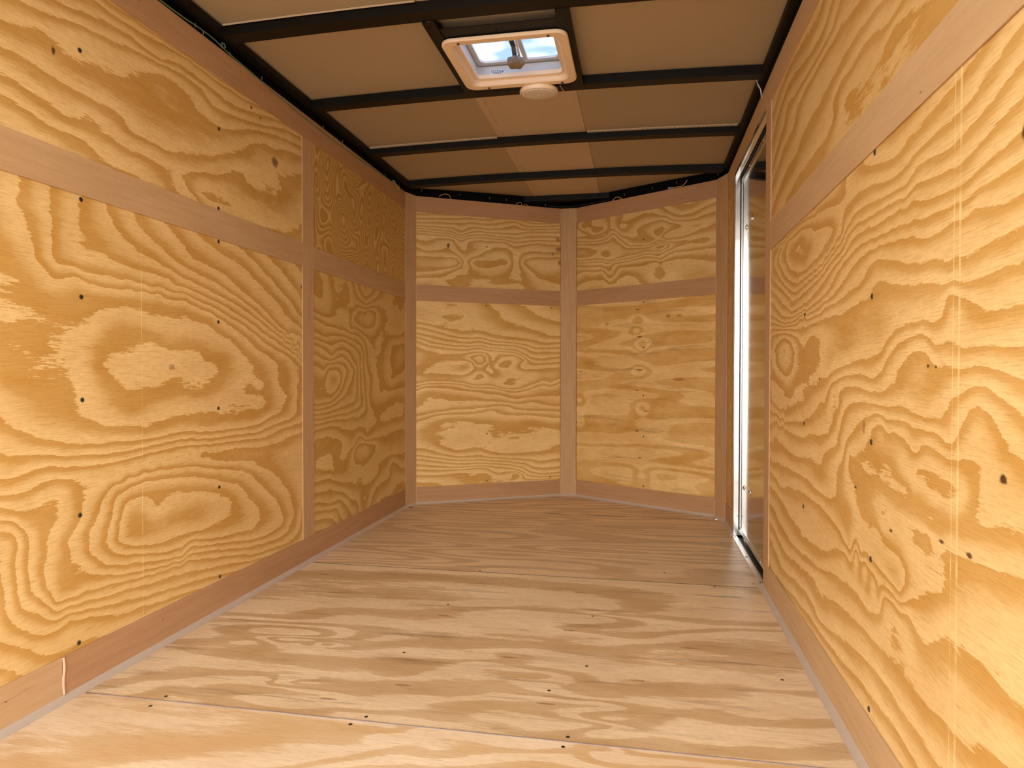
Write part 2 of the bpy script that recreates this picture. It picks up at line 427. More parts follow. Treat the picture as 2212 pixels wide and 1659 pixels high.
# traced growth-ring lines of the four big side sheets: (along the wall, height, ring number)
CTRL = {}
CTRL['ll'] = ([(1.594,0.858,1),(1.651,0.874,1),(1.706,0.89,1),(1.766,0.887,1),(1.825,0.874,1),(1.884,0.868,1),(1.939,0.874,1),(1.995,0.851,1),(2.051,0.827,1),(2.033,0.792,1),(1.972,0.787,1),(1.915,0.794,1),(1.861,0.808,1),(1.805,0.789,1),(1.745,0.796,1),(1.684,0.799,1),(1.636,0.822,1),(1.605,0.835,1),(1.468,0.957,2),(1.527,0.97,2),(1.581,0.992,2),(1.641,0.998,2),(1.701,0.997,2),(1.76,0.986,2),(1.819,0.972,2),(1.878,0.962,2),(1.938,0.965,2),(1.998,0.958,2),(2.057,0.945,2),(2.115,0.927,2),(2.173,0.913,2),(2.215,0.872,2),(2.27,0.847,2),(2.286,0.807,2),(2.315,0.788,2),(2.263,0.757,2),(2.306,0.737,2),(2.33,0.709,2),(2.273,0.691,2),(2.214,0.685,2),(2.153,0.687,2),(2.093,0.687,2),(2.032,0.685,2),(1.972,0.683,2),(1.912,0.686,2),(1.851,0.69,2),(1.792,0.68,2),(1.737,0.665,2),(1.676,0.664,2),(1.616,0.671,2),(1.561,0.683,2),(1.54,0.697,2),(1.491,0.727,2),(1.467,0.779,2),(1.414,0.807,2),(1.362,0.831,2),(1.374,0.848,2),(1.341,0.881,2),(1.358,0.913,2),(1.415,0.934,2),(1.361,1.116,3),(1.389,1.065,3),(1.438,1.041,3),(1.494,1.055,3),(1.552,1.041,3),(1.613,1.044,3),(1.673,1.047,3),(1.734,1.047,3),(1.794,1.048,3),(1.852,1.035,3),(1.911,1.039,3),(1.969,1.023,3),(2.029,1.012,3),(2.086,0.993,3),(2.142,0.971,3),(2.2,0.953,3),(2.255,0.928,3),(2.311,0.903,3),(2.367,0.882,3),(2.423,0.862,3),(2.46,0.821,3),(2.48,0.768,3),(2.523,0.726,3),(2.508,0.687,3),(2.462,0.652,3),(2.403,0.642,3),(2.345,0.623,3),(2.285,0.619,3),(2.224,0.618,3),(2.164,0.618,3),(2.103,0.617,3),(2.043,0.616,3),(1.982,0.618,3),(1.922,0.626,3),(1.862,0.628,3),(1.802,0.625,3),(1.742,0.62,3),(1.681,0.624,3),(1.621,0.629,3),(1.56,0.629,3),(1.5,0.632,3),(1.441,0.644,3),(1.382,0.656,3),(1.324,0.673,3),(1.276,0.709,3),(1.318,1.184,3),(1.325,1.267,3),(1.401,1.261,4),(1.408,1.196,4),(1.413,1.129,4),(1.437,1.075,4),(1.504,1.071,4),(1.571,1.071,4),(1.638,1.069,4),(1.705,1.067,4),(1.76,1.063,4),(1.82,1.06,4),(1.881,1.058,4),(1.941,1.052,4),(2,1.038,4),(2.06,1.027,4),(2.119,1.013,4),(2.177,0.996,4),(2.235,0.98,4),(2.292,0.96,4),(2.347,0.933,4),(2.404,0.915,4),(2.463,0.898,4),(2.521,0.883,4),(2.577,0.862,4),(2.613,0.818,4),(2.615,0.758,4),(2.61,0.698,4),(2.596,0.644,4),(2.542,0.624,4),(2.481,0.618,4),(2.421,0.611,4),(2.361,0.601,4),(2.301,0.594,4),(2.24,0.595,4),(2.18,0.596,4),(2.119,0.596,4),(2.059,0.597,4),(1.998,0.601,4),(1.938,0.606,4),(1.877,0.607,4),(1.816,0.604,4),(1.756,0.601,4),(1.695,0.601,4),(1.635,0.598,4),(1.574,0.597,4),(1.514,0.603,4),(1.454,0.605,4),(1.395,0.616,4),(1.334,0.622,4),(1.275,0.634,4),(1.497,1.288,5),(1.499,1.22,5),(1.508,1.155,5),(1.571,1.132,5),(1.637,1.117,5),(1.704,1.106,5),(1.773,1.104,5),(1.841,1.102,5),(1.862,1.081,5),(1.924,1.076,5),(1.986,1.064,5),(2.048,1.052,5),(2.109,1.039,5),(2.17,1.023,5),(2.231,1.006,5),(2.29,0.986,5),(2.349,0.964,5),(2.409,0.944,5),(2.469,0.925,5),(2.53,0.909,5),(2.59,0.891,5),(2.649,0.868,5),(2.647,0.603,5),(2.586,0.599,5),(2.524,0.595,5),(2.463,0.586,5),(2.402,0.576,5),(2.341,0.569,5),(2.279,0.57,5),(2.218,0.571,5),(2.156,0.572,5),(2.094,0.573,5),(2.033,0.575,5),(1.971,0.578,5),(1.91,0.582,5),(1.848,0.583,5),(1.786,0.581,5),(1.725,0.577,5),(1.663,0.573,5),(1.602,0.571,5),(1.54,0.573,5),(1.479,0.578,5),(1.417,0.584,5),(1.356,0.582,5),(1.296,0.569,5),(1.596,1.29,6),(1.605,1.226,6),(1.648,1.185,6),(1.708,1.161,6),(1.77,1.145,6),(1.832,1.129,6),(1.895,1.112,6),(1.958,1.101,6),(2.02,1.086,6),(2.082,1.075,6),(2.144,1.062,6),(2.205,1.049,6),(2.266,1.03,6),(2.326,1.01,6),(2.386,0.989,6),(2.445,0.968,6),(2.505,0.946,6),(2.564,0.925,6),(2.624,0.904,6),(2.647,0.566,6),(2.587,0.558,6),(2.528,0.55,6),(2.468,0.544,6),(2.408,0.539,6),(2.348,0.535,6),(2.288,0.54,6),(2.228,0.544,6),(2.167,0.546,6),(2.107,0.548,6),(2.047,0.551,6),(1.987,0.555,6),(1.927,0.555,6),(1.867,0.551,6),(1.807,0.547,6),(1.747,0.542,6),(1.687,0.534,6),(1.628,0.526,6),(1.568,0.52,6),(1.689,1.301,7),(1.706,1.242,7),(1.76,1.213,7),(1.816,1.185,7),(1.871,1.158,7),(1.93,1.14,7),(1.991,1.129,7),(2.052,1.116,7),(2.111,1.1,7),(2.17,1.083,7),(2.229,1.065,7),(2.287,1.046,7),(2.345,1.025,7),(2.402,1.002,7),(2.459,0.98,7),(2.518,0.963,7),(2.577,0.946,7),(2.636,0.929,7),(1.802,1.295,8),(1.851,1.256,8),(1.902,1.221,8),(1.955,1.189,8),(2.015,1.174,8),(2.076,1.158,8),(2.135,1.139,8),(2.193,1.118,8),(2.252,1.097,8),(2.309,1.073,8),(2.366,1.047,8),(2.422,1.022,8),(2.478,0.994,8),(2.532,0.964,8),(2.587,0.933,8),(2.641,0.903,8),(1.952,1.294,9),(2.008,1.261,9),(2.065,1.234,9),(2.129,1.219,9),(2.192,1.205,9),(2.252,1.183,9),(2.312,1.158,9),(2.371,1.133,9),(2.43,1.105,9),(2.487,1.075,9),(2.545,1.046,9),(2.603,1.017,9),(2.151,1.289,10),(2.21,1.266,10),(2.269,1.243,10),(2.328,1.22,10),(2.385,1.192,10),(2.442,1.165,10),(2.499,1.137,10),(2.554,1.107,10),(2.608,1.074,10),(2.662,1.04,10),(2.391,1.266,11),(2.462,1.234,11),(2.533,1.202,11),(2.604,1.169,11),(1.636,0.347,3),(1.635,0.403,3),(1.665,0.454,3),(1.725,0.456,3),(1.777,0.424,3),(1.829,0.448,3),(1.89,0.45,3),(1.95,0.44,3),(2.01,0.428,3),(2.069,0.411,3),(2.128,0.393,3),(2.16,0.343,3),(2.115,0.309,3),(2.055,0.304,3),(1.994,0.299,3),(1.933,0.306,3),(1.872,0.308,3),(1.812,0.302,3),(1.751,0.31,3),(1.691,0.32,3),(1.588,0.354,4),(1.604,0.41,4),(1.617,0.461,4),(1.67,0.489,4),(1.729,0.498,4),(1.789,0.499,4),(1.849,0.493,4),(1.909,0.487,4),(1.968,0.479,4),(2.026,0.464,4),(2.085,0.45,4),(2.143,0.435,4),(2.197,0.413,4),(2.242,0.373,4),(2.289,0.336,4),(2.339,0.302,4),(2.333,0.268,4),(2.282,0.239,4),(2.222,0.244,4),(2.162,0.249,4),(2.102,0.254,4),(2.043,0.262,4),(1.983,0.272,4),(1.924,0.279,4),(1.865,0.272,4),(1.805,0.277,4),(1.746,0.287,4),(1.687,0.301,4),(1.629,0.317,4),(1.531,0.386,5),(1.553,0.423,5),(1.571,0.468,5),(1.618,0.507,5),(1.676,0.52,5),(1.736,0.529,5),(1.797,0.528,5),(1.857,0.524,5),(1.918,0.519,5),(1.978,0.511,5),(2.038,0.499,5),(2.097,0.487,5),(2.157,0.476,5),(2.217,0.464,5),(2.271,0.439,5),(2.323,0.408,5),(2.374,0.375,5),(2.422,0.338,5),(2.47,0.3,5),(2.495,0.245,5),(2.489,0.208,5),(2.429,0.202,5),(2.368,0.195,5),(2.308,0.2,5),(2.248,0.209,5),(2.188,0.218,5),(2.128,0.227,5),(2.068,0.238,5),(2.008,0.249,5),(1.948,0.26,5),(1.89,0.242,5),(1.83,0.249,5),(1.77,0.258,5),(1.71,0.271,5),(1.65,0.28,5),(1.593,0.298,5),(1.542,0.33,5),(1.994,0.535,6),(2.054,0.525,6),(2.114,0.515,6),(2.174,0.504,6),(2.234,0.494,6),(2.293,0.483,6),(2.349,0.459,6),(2.405,0.436,6),(2.461,0.412,6),(2.506,0.372,6),(2.548,0.328,6),(2.575,0.275,6),(2.59,0.217,6),(2.547,0.188,6),(2.49,0.165,6),(2.431,0.162,6),(2.37,0.168,6),(2.31,0.175,6),(2.25,0.181,6),(2.19,0.192,6),(2.13,0.205,6),(2.071,0.217,6),(2.011,0.227,6),(1.951,0.238,6),(1.891,0.227,6),(1.831,0.232,6),(1.77,0.237,6),(1.71,0.245,6),(1.65,0.255,6),(1.591,0.27,6),(1.534,0.292,6),(1.49,0.329,6),(1.472,0.387,6),(1.497,0.438,6),(1.51,0.496,6),(2.666,0.379,7),(2.666,0.318,7),(2.664,0.258,7),(2.648,0.199,7),(2.622,0.151,7),(2.564,0.135,7),(2.504,0.13,7),(2.444,0.134,7),(2.383,0.138,7),(2.323,0.142,7),(2.263,0.15,7),(2.204,0.164,7),(2.145,0.178,7),(2.086,0.191,7),(2.026,0.202,7),(1.966,0.212,7),(1.907,0.222,7),(1.846,0.222,7),(1.786,0.223,7),(1.725,0.229,7),(1.665,0.235,7),(1.605,0.241,7),(1.544,0.243,7),(1.484,0.244,7),(1.423,0.249,7),(1.402,0.302,7),(1.401,0.363,7),(1.414,0.418,7),(1.432,0.452,7),(1.422,0.511,7),(1.274,0.484,8),(1.327,0.459,8),(1.356,0.408,8),(1.351,0.349,8),(1.367,0.292,8),(1.406,0.246,8),(1.458,0.23,8),(1.518,0.227,8),(1.578,0.218,8),(1.638,0.212,8),(1.698,0.205,8),(1.758,0.197,8),(1.818,0.192,8),(1.879,0.19,8),(1.939,0.185,8),(1.999,0.176,8),(2.059,0.167,8),(2.118,0.158,8),(2.178,0.147,8),(2.238,0.136,8),(2.297,0.125,8),(2.357,0.115,8),(2.417,0.108,8),(2.477,0.101,8),(2.537,0.094,8),(1.315,0.448,9),(1.321,0.39,9),(1.323,0.33,9),(1.331,0.275,9),(1.379,0.235,9),(1.432,0.205,9),(1.492,0.202,9),(1.553,0.193,9),(1.614,0.183,9),(1.675,0.174,9),(1.736,0.165,9),(1.797,0.16,9),(1.858,0.155,9),(1.92,0.149,9),(1.981,0.144,9),(2.042,0.137,9),(2.103,0.128,9),(2.164,0.12,9),(2.225,0.112,9),(2.286,0.104,9),(2.347,0.097,9),(1.273,0.42,10),(1.282,0.36,10),(1.293,0.3,10),(1.309,0.241,10),(1.355,0.2,10),(1.414,0.181,10),(1.468,0.191,10),(1.529,0.176,10),(1.589,0.162,10),(1.65,0.151,10),(1.712,0.143,10),(1.773,0.136,10),(1.835,0.131,10),(1.897,0.125,10),(1.959,0.118,10),(2.02,0.112,10),(2.082,0.105,10),(1.271,0.219,11),(1.321,0.181,11),(1.373,0.146,11),(1.429,0.124,11),(1.491,0.117,11),(1.554,0.11,11),(1.616,0.104,11),(1.678,0.099,11),(1.741,0.099,11),(1.803,0.1,11),(1.866,0.101,11)], 1.0)
CTRL['lu'] = ([(1.285,1.597,5),(1.345,1.608,5),(1.406,1.622,5),(1.463,1.602,5),(1.524,1.6,5),(1.583,1.617,5),(1.644,1.627,5),(1.705,1.64,5),(1.755,1.67,5),(1.806,1.695,5),(1.868,1.697,5),(1.929,1.691,5),(1.982,1.659,5),(2.041,1.645,5),(2.102,1.646,5),(2.161,1.664,5),(2.22,1.684,5),(2.278,1.704,5),(2.337,1.721,5),(2.398,1.734,5),(2.458,1.746,5),(2.519,1.755,5),(2.58,1.763,5),(1.284,1.539,6),(1.349,1.54,6),(1.414,1.532,6),(1.479,1.525,6),(1.544,1.52,6),(1.609,1.523,6),(1.634,1.51,6),(1.694,1.49,6),(1.76,1.489,6),(1.826,1.488,6),(1.956,1.521,6),(2.02,1.531,6),(2.078,1.558,6),(2.14,1.578,6),(2.199,1.604,6),(2.257,1.633,6),(2.309,1.671,6),(2.372,1.684,6),(2.436,1.696,6),(2.5,1.707,6),(2.564,1.716,6),(2.629,1.725,6),(1.283,1.48,7),(1.348,1.473,7),(1.413,1.466,7),(1.475,1.449,7),(1.528,1.479,7),(1.589,1.459,7),(1.651,1.443,7),(1.715,1.444,7),(1.78,1.438,7),(1.844,1.428,7),(1.904,1.404,7),(1.962,1.374,7),(2.046,1.477,7),(2.108,1.495,7),(2.169,1.517,7),(2.227,1.535,7),(2.274,1.501,7),(2.338,1.502,7),(2.401,1.516,7),(2.465,1.53,7),(1.283,1.431,8),(1.349,1.424,8),(1.414,1.409,8),(1.48,1.412,8),(1.541,1.392,8),(1.606,1.375,8),(1.672,1.368,8),(1.738,1.367,8),(1.999,1.393,8),(2.061,1.384,8),(2.114,1.404,8),(2.161,1.401,8),(2.215,1.38,8),(2.277,1.38,8),(2.339,1.38,8),(2.402,1.381,8),(2.464,1.381,8),(1.332,1.665,4),(1.394,1.668,4),(1.453,1.683,4),(1.513,1.697,4),(1.575,1.703,4),(1.636,1.708,4),(1.697,1.72,4),(1.758,1.724,4),(1.818,1.732,4),(1.878,1.738,4),(1.939,1.738,4),(2,1.734,4),(2.056,1.71,4),(2.118,1.707,4),(2.178,1.717,4),(2.239,1.728,4),(2.3,1.739,4),(2.361,1.75,4),(1.428,1.716,3),(1.491,1.723,3),(1.553,1.738,3),(1.615,1.75,3),(1.679,1.751,3),(1.742,1.746,3),(1.806,1.745,3),(1.868,1.76,3),(1.932,1.759,3),(1.995,1.76,3),(2.059,1.763,3),(2.123,1.759,3),(2.186,1.756,3),(2.248,1.769,3),(2.311,1.781,3),(1.55,1.781,2),(1.615,1.778,2),(1.68,1.779,2),(1.744,1.787,2),(1.809,1.795,2),(1.874,1.799,2),(1.938,1.803,2),(2.003,1.802,2),(2.068,1.798,2),(2.133,1.799,2),(2.198,1.801,2),(2.263,1.805,2),(1.594,1.805,1),(1.655,1.808,1),(1.716,1.809,1),(1.777,1.809,1),(1.838,1.809,1),(1.899,1.809,1),(1.959,1.809,1),(2.02,1.81,1),(2.081,1.81,1),(2.142,1.812,1),(2.203,1.814,1)], 2.0)
CTRL['rl'] = ([(2.35,1.195,1),(2.313,1.233,1),(2.256,1.234,1),(2.199,1.235,1),(2.142,1.235,1),(2.085,1.227,1),(2.029,1.22,1),(1.974,1.204,1),(1.918,1.196,1),(1.861,1.193,1),(1.822,1.179,1),(1.865,1.147,1),(1.92,1.131,1),(1.976,1.122,1),(2.032,1.117,1),(2.089,1.112,1),(2.146,1.116,1),(2.203,1.12,1),(2.257,1.136,1),(2.311,1.155,1),(2.438,1.177,2),(2.46,1.229,2),(2.406,1.242,2),(2.352,1.254,2),(2.296,1.256,2),(2.24,1.257,2),(2.184,1.257,2),(2.128,1.257,2),(2.072,1.253,2),(2.016,1.249,2),(1.96,1.245,2),(1.904,1.239,2),(1.848,1.233,2),(1.793,1.223,2),(1.738,1.211,2),(1.704,1.188,2),(1.736,1.143,2),(1.788,1.123,2),(1.842,1.109,2),(1.897,1.097,2),(1.953,1.094,2),(2.009,1.091,2),(2.065,1.088,2),(2.121,1.085,2),(2.177,1.082,2),(2.232,1.09,2),(2.285,1.106,2),(2.337,1.128,2),(2.388,1.15,2),(1.982,1.259,3),(2.038,1.263,3),(2.094,1.266,3),(2.151,1.268,3),(2.207,1.266,3),(2.264,1.264,3),(2.32,1.261,3),(2.376,1.259,3),(2.432,1.249,3),(2.488,1.239,3),(2.543,1.228,3),(2.524,1.179,3),(2.476,1.152,3),(2.425,1.128,3),(2.374,1.104,3),(2.32,1.087,3),(2.266,1.071,3),(2.211,1.064,3),(2.155,1.07,3),(2.099,1.074,3),(2.043,1.078,3),(1.986,1.083,3),(1.93,1.088,3),(1.875,1.097,3),(1.819,1.108,3),(1.764,1.121,3),(1.71,1.135,3),(1.657,1.155,3),(1.603,1.168,3),(1.547,1.165,3),(1.49,1.162,3),(1.34,1.123,4),(1.397,1.129,4),(1.454,1.134,4),(1.511,1.136,4),(1.568,1.138,4),(1.625,1.141,4),(1.68,1.129,4),(1.73,1.105,4),(1.786,1.097,4),(1.842,1.086,4),(1.898,1.074,4),(1.954,1.065,4),(2.011,1.056,4),(2.068,1.052,4),(2.125,1.048,4),(2.181,1.043,4),(2.238,1.041,4),(2.292,1.058,4),(2.347,1.075,4),(2.401,1.092,4),(2.456,1.109,4),(2.51,1.125,4),(2.565,1.141,4),(1.301,1.111,5),(1.358,1.113,5),(1.415,1.114,5),(1.472,1.114,5),(1.53,1.118,5),(1.587,1.119,5),(1.644,1.114,5),(1.697,1.095,5),(1.753,1.082,5),(1.809,1.069,5),(1.864,1.056,5),(1.92,1.043,5),(1.977,1.035,5),(2.033,1.026,5),(2.09,1.018,5),(2.147,1.011,5),(2.204,1.009,5),(2.261,1.007,5),(2.316,1.024,5),(2.371,1.04,5),(2.425,1.057,5),(2.479,1.076,5),(2.533,1.095,5),(2.587,1.114,5),(1.097,1.062,6),(1.152,1.066,6),(1.207,1.067,6),(1.262,1.067,6),(1.317,1.072,6),(1.372,1.079,6),(1.427,1.082,6),(1.482,1.084,6),(1.537,1.087,6),(1.592,1.089,6),(1.647,1.084,6),(1.702,1.077,6),(1.755,1.062,6),(1.806,1.042,6),(1.858,1.023,6),(1.912,1.011,6),(1.966,1.003,6),(2.021,0.998,6),(2.076,0.993,6),(2.131,0.993,6),(2.186,0.993,6),(2.241,0.992,6),(2.296,0.995,6),(2.351,1,6),(2.406,1.004,6),(2.459,1.022,6),(2.51,1.041,6),(2.562,1.06,6),(1.078,1.045,7),(1.135,1.045,7),(1.191,1.037,7),(1.247,1.035,7),(1.301,1.051,7),(1.356,1.056,7),(1.412,1.062,7),(1.469,1.069,7),(1.525,1.072,7),(1.581,1.071,7),(1.637,1.062,7),(1.69,1.041,7),(1.742,1.021,7),(1.797,1.007,7),(1.853,0.999,7),(1.909,0.991,7),(1.965,0.988,7),(2.022,0.986,7),(2.191,0.981,7),(2.248,0.98,7),(2.305,0.979,7),(2.361,0.978,7),(2.417,0.987,7),(2.472,0.997,7),(2.528,1.008,7),(2.583,1.019,7),(0.935,0.996,8),(0.991,0.992,8),(1.046,0.988,8),(1.101,0.985,8),(1.156,0.988,8),(1.211,0.996,8),(1.266,0.993,8),(1.32,1.002,8),(1.374,1.016,8),(1.427,1.03,8),(1.481,1.04,8),(1.535,1.028,8),(1.587,1.008,8),(1.642,1.003,8),(1.697,0.997,8),(1.753,0.992,8),(1.808,0.988,8),(1.863,0.987,8),(2.085,0.98,8),(2.14,0.978,8),(2.527,0.991,8),(2.583,0.993,8),(0.934,0.955,9),(0.99,0.952,9),(1.044,0.945,9),(1.099,0.944,9),(1.152,0.951,9),(1.207,0.959,9),(1.263,0.962,9),(1.318,0.963,9),(1.372,0.974,9),(1.426,0.984,9),(1.482,0.985,9),(1.531,0.973,9),(1.586,0.971,9),(1.642,0.968,9),(1.697,0.962,9),(1.752,0.96,9),(1.807,0.959,9),(1.863,0.957,9),(1.918,0.956,9),(1.974,0.953,9),(2.029,0.95,9),(2.084,0.947,9),(2.14,0.947,9),(2.195,0.95,9),(2.25,0.954,9),(2.305,0.958,9),(2.361,0.961,9),(2.416,0.965,9),(2.471,0.969,9),(2.527,0.972,9),(2.582,0.976,9),(0.933,0.898,10),(0.989,0.903,10),(1.045,0.908,10),(1.096,0.925,10),(1.149,0.939,10),(1.171,0.902,10),(1.226,0.895,10),(1.282,0.897,10),(1.338,0.895,10),(1.39,0.88,10),(1.44,0.853,10),(1.495,0.846,10),(1.551,0.842,10),(1.607,0.838,10),(1.663,0.834,10),(1.719,0.831,10),(1.774,0.822,10),(1.828,0.807,10),(1.884,0.804,10),(1.94,0.803,10),(1.996,0.801,10),(2.052,0.799,10),(2.108,0.798,10),(0.932,0.846,11),(0.989,0.849,11),(1.045,0.854,11),(1.1,0.85,11),(1.152,0.866,11),(1.198,0.861,11),(1.251,0.879,11),(1.307,0.874,11),(1.363,0.862,11),(1.415,0.84,11),(1.464,0.813,11),(1.518,0.806,11),(1.575,0.811,11),(1.631,0.81,11),(1.688,0.809,11),(1.181,0.823,12),(1.232,0.849,12),(1.285,0.851,12),(1.337,0.827,12),(1.384,0.793,12),(1.44,0.778,12),(1.498,0.776,12),(1.556,0.783,12),(1.614,0.785,12),(1.673,0.784,12),(1.73,0.776,12),(1.788,0.765,12),(2.596,0.726,10),(2.542,0.715,10),(2.488,0.704,10),(2.434,0.695,10),(2.379,0.703,10),(2.325,0.711,10),(2.271,0.72,10),(2.216,0.725,10),(2.161,0.728,10),(2.106,0.732,10),(2.594,0.682,11),(2.536,0.676,11),(2.477,0.671,11),(2.419,0.665,11),(2.36,0.659,11),(2.302,0.662,11),(2.243,0.665,11),(2.184,0.668,11),(2.126,0.673,11),(2.068,0.682,11),(2.01,0.692,11),(1.956,0.713,11),(1.902,0.737,11),(2.592,0.635,12),(2.538,0.644,12),(2.484,0.654,12),(2.375,0.65,12),(2.321,0.64,12),(2.266,0.632,12),(2.211,0.629,12),(2.156,0.626,12),(2.101,0.629,12),(2.047,0.638,12),(1.992,0.645,12),(1.937,0.651,12),(1.883,0.658,12),(1.828,0.665,12),(1.787,0.701,12),(1.745,0.737,12),(1.145,0.775,13),(1.182,0.742,13),(1.237,0.741,13),(1.293,0.749,13),(1.348,0.756,13),(1.405,0.751,13),(1.461,0.751,13),(1.518,0.752,13),(1.575,0.753,13),(1.631,0.749,13),(1.685,0.732,13),(1.725,0.692,13),(1.757,0.646,13),(1.809,0.63,13),(1.86,0.612,13),(1.901,0.574,13),(1.957,0.577,13),(2.014,0.579,13),(2.07,0.574,13),(2.127,0.57,13),(2.183,0.566,13),(2.24,0.57,13),(2.296,0.574,13),(2.353,0.578,13),(2.409,0.582,13),(2.466,0.585,13),(2.522,0.589,13),(1.054,0.768,14),(1.103,0.742,14),(1.143,0.706,14),(1.195,0.722,14),(1.251,0.724,14),(1.306,0.728,14),(1.362,0.726,14),(1.417,0.724,14),(1.471,0.736,14),(1.524,0.726,14),(1.576,0.707,14),(1.628,0.688,14),(1.67,0.66,14),(1.697,0.614,14),(1.74,0.581,14),(1.744,0.535,14),(1.79,0.505,14),(1.845,0.498,14),(1.901,0.499,14),(1.956,0.501,14),(2.011,0.508,14),(2.066,0.515,14),(2.122,0.518,14),(2.177,0.519,14),(2.232,0.52,14),(2.288,0.521,14),(2.343,0.517,14),(2.398,0.511,14),(2.454,0.506,14),(2.509,0.5,14),(2.564,0.495,14),(1.239,0.696,15),(1.277,0.678,15),(1.323,0.699,15),(1.379,0.705,15),(1.435,0.714,15),(1.489,0.706,15),(1.532,0.668,15),(1.579,0.64,15),(1.633,0.625,15),(1.64,0.581,15),(1.599,0.541,15),(1.564,0.507,15),(1.508,0.496,15),(1.451,0.502,15),(2.586,0.457,15),(2.529,0.45,15),(2.472,0.442,15),(2.416,0.434,15),(2.36,0.445,15),(2.304,0.458,15),(2.247,0.462,15),(2.19,0.466,15),(2.133,0.469,15),(2.076,0.47,15),(2.018,0.467,15),(1.961,0.465,15),(1.904,0.463,15),(1.847,0.461,15),(1.79,0.455,15),(1.734,0.442,15),(1.681,0.422,15),(1.624,0.424,15),(1.567,0.429,15),(1.51,0.434,15),(1.453,0.429,15),(1.396,0.423,15),(1.34,0.415,15),(2.584,0.397,16),(2.526,0.397,16),(2.469,0.397,16),(2.411,0.397,16),(2.354,0.393,16),(2.298,0.381,16),(2.242,0.368,16),(2.185,0.356,16),(2.128,0.354,16),(2.071,0.351,16),(2.013,0.349,16),(1.956,0.352,16),(1.898,0.355,16),(1.844,0.372,16),(1.789,0.388,16),(1.732,0.398,16),(1.675,0.403,16),(1.618,0.398,16),(1.561,0.389,16),(1.505,0.378,16),(1.448,0.377,16),(1.322,0.647,16),(1.272,0.624,16),(1.215,0.618,16),(1.159,0.616,16),(1.11,0.63,16),(1.154,0.65,16),(1.21,0.658,16),(1.266,0.654,16),(2.605,0.341,17),(2.548,0.334,17),(2.492,0.326,17),(2.435,0.319,17),(2.379,0.311,17),(2.322,0.303,17),(2.266,0.294,17),(2.209,0.292,17),(2.152,0.291,17),(2.095,0.29,17),(2.038,0.293,17),(1.981,0.296,17),(1.925,0.302,17),(1.868,0.311,17),(1.812,0.319,17),(1.755,0.325,17),(1.698,0.33,17),(1.642,0.332,17),(1.585,0.333,17),(2.579,0.272,18),(2.521,0.262,18),(2.463,0.252,18),(2.405,0.242,18),(2.346,0.237,18),(2.287,0.236,18),(2.228,0.235,18),(2.169,0.234,18),(2.11,0.237,18),(2.052,0.24,18),(1.993,0.243,18),(1.934,0.248,18),(1.875,0.254,18),(1.817,0.259,18),(2.577,0.216,19),(2.52,0.206,19),(2.463,0.195,19),(2.406,0.185,19),(2.349,0.175,19),(2.292,0.173,19),(2.234,0.172,19),(2.176,0.171,19),(2.118,0.17,19),(1.655,0.627,15),(1.598,0.623,15),(1.541,0.618,15),(1.484,0.615,15),(1.427,0.613,15),(1.37,0.61,15),(1.314,0.604,15),(1.257,0.596,15),(1.209,0.57,15),(1.154,0.578,15),(1.098,0.585,15),(1.042,0.595,15),(0.985,0.603,15),(0.929,0.607,15),(1.438,0.519,16),(1.383,0.531,16),(1.328,0.542,16),(1.272,0.548,16),(1.216,0.551,16),(1.234,0.498,16),(1.202,0.47,16),(1.16,0.493,16),(1.171,0.533,16),(1.152,0.545,16),(1.096,0.546,16),(1.04,0.548,16),(0.984,0.551,16),(0.927,0.554,16),(1.597,0.415,17),(1.541,0.398,17),(1.485,0.383,17),(1.427,0.382,17),(1.369,0.387,17),(1.311,0.39,17),(1.254,0.378,17),(1.2,0.383,17),(1.154,0.417,17),(1.098,0.429,17),(1.039,0.426,17),(0.981,0.423,17),(0.923,0.42,17),(2.203,0.245,18),(2.147,0.249,18),(2.091,0.254,18),(2.035,0.258,18),(1.979,0.262,18),(1.923,0.267,18),(1.866,0.271,18),(1.81,0.271,18),(1.754,0.271,18),(1.697,0.271,18),(1.641,0.272,18),(1.585,0.275,18),(1.529,0.277,18),(1.472,0.28,18),(1.416,0.283,18),(1.36,0.283,18),(1.304,0.28,18),(1.248,0.273,18),(1.192,0.27,18),(1.136,0.279,18),(1.081,0.287,18),(1.025,0.298,18),(0.97,0.309,18),(2.406,0.165,19),(2.181,0.183,19),(2.125,0.187,19),(2.068,0.191,19),(2.012,0.186,19),(1.956,0.178,19),(1.9,0.17,19),(1.844,0.177,19),(1.789,0.185,19),(1.733,0.193,19),(1.676,0.2,19),(1.62,0.205,19),(1.564,0.21,19),(1.508,0.215,19),(1.451,0.214,19),(1.395,0.213,19),(1.338,0.208,19),(1.282,0.203,19),(1.226,0.199,19),(1.169,0.196,19),(2.541,0.114,20),(2.484,0.116,20),(2.428,0.119,20),(2.372,0.121,20),(2.315,0.124,20),(2.259,0.126,20),(2.202,0.129,20),(2.146,0.131,20),(2.09,0.133,20),(2.033,0.135,20),(1.977,0.137,20),(1.92,0.14,20),(1.864,0.142,20),(1.808,0.145,20),(1.751,0.147,20),(1.695,0.15,20),(1.638,0.152,20),(1.582,0.155,20),(1.526,0.158,20),(1.469,0.159,20),(1.413,0.158,20),(1.356,0.157,20),(1.3,0.154,20),(1.244,0.149,20)], 1.0)
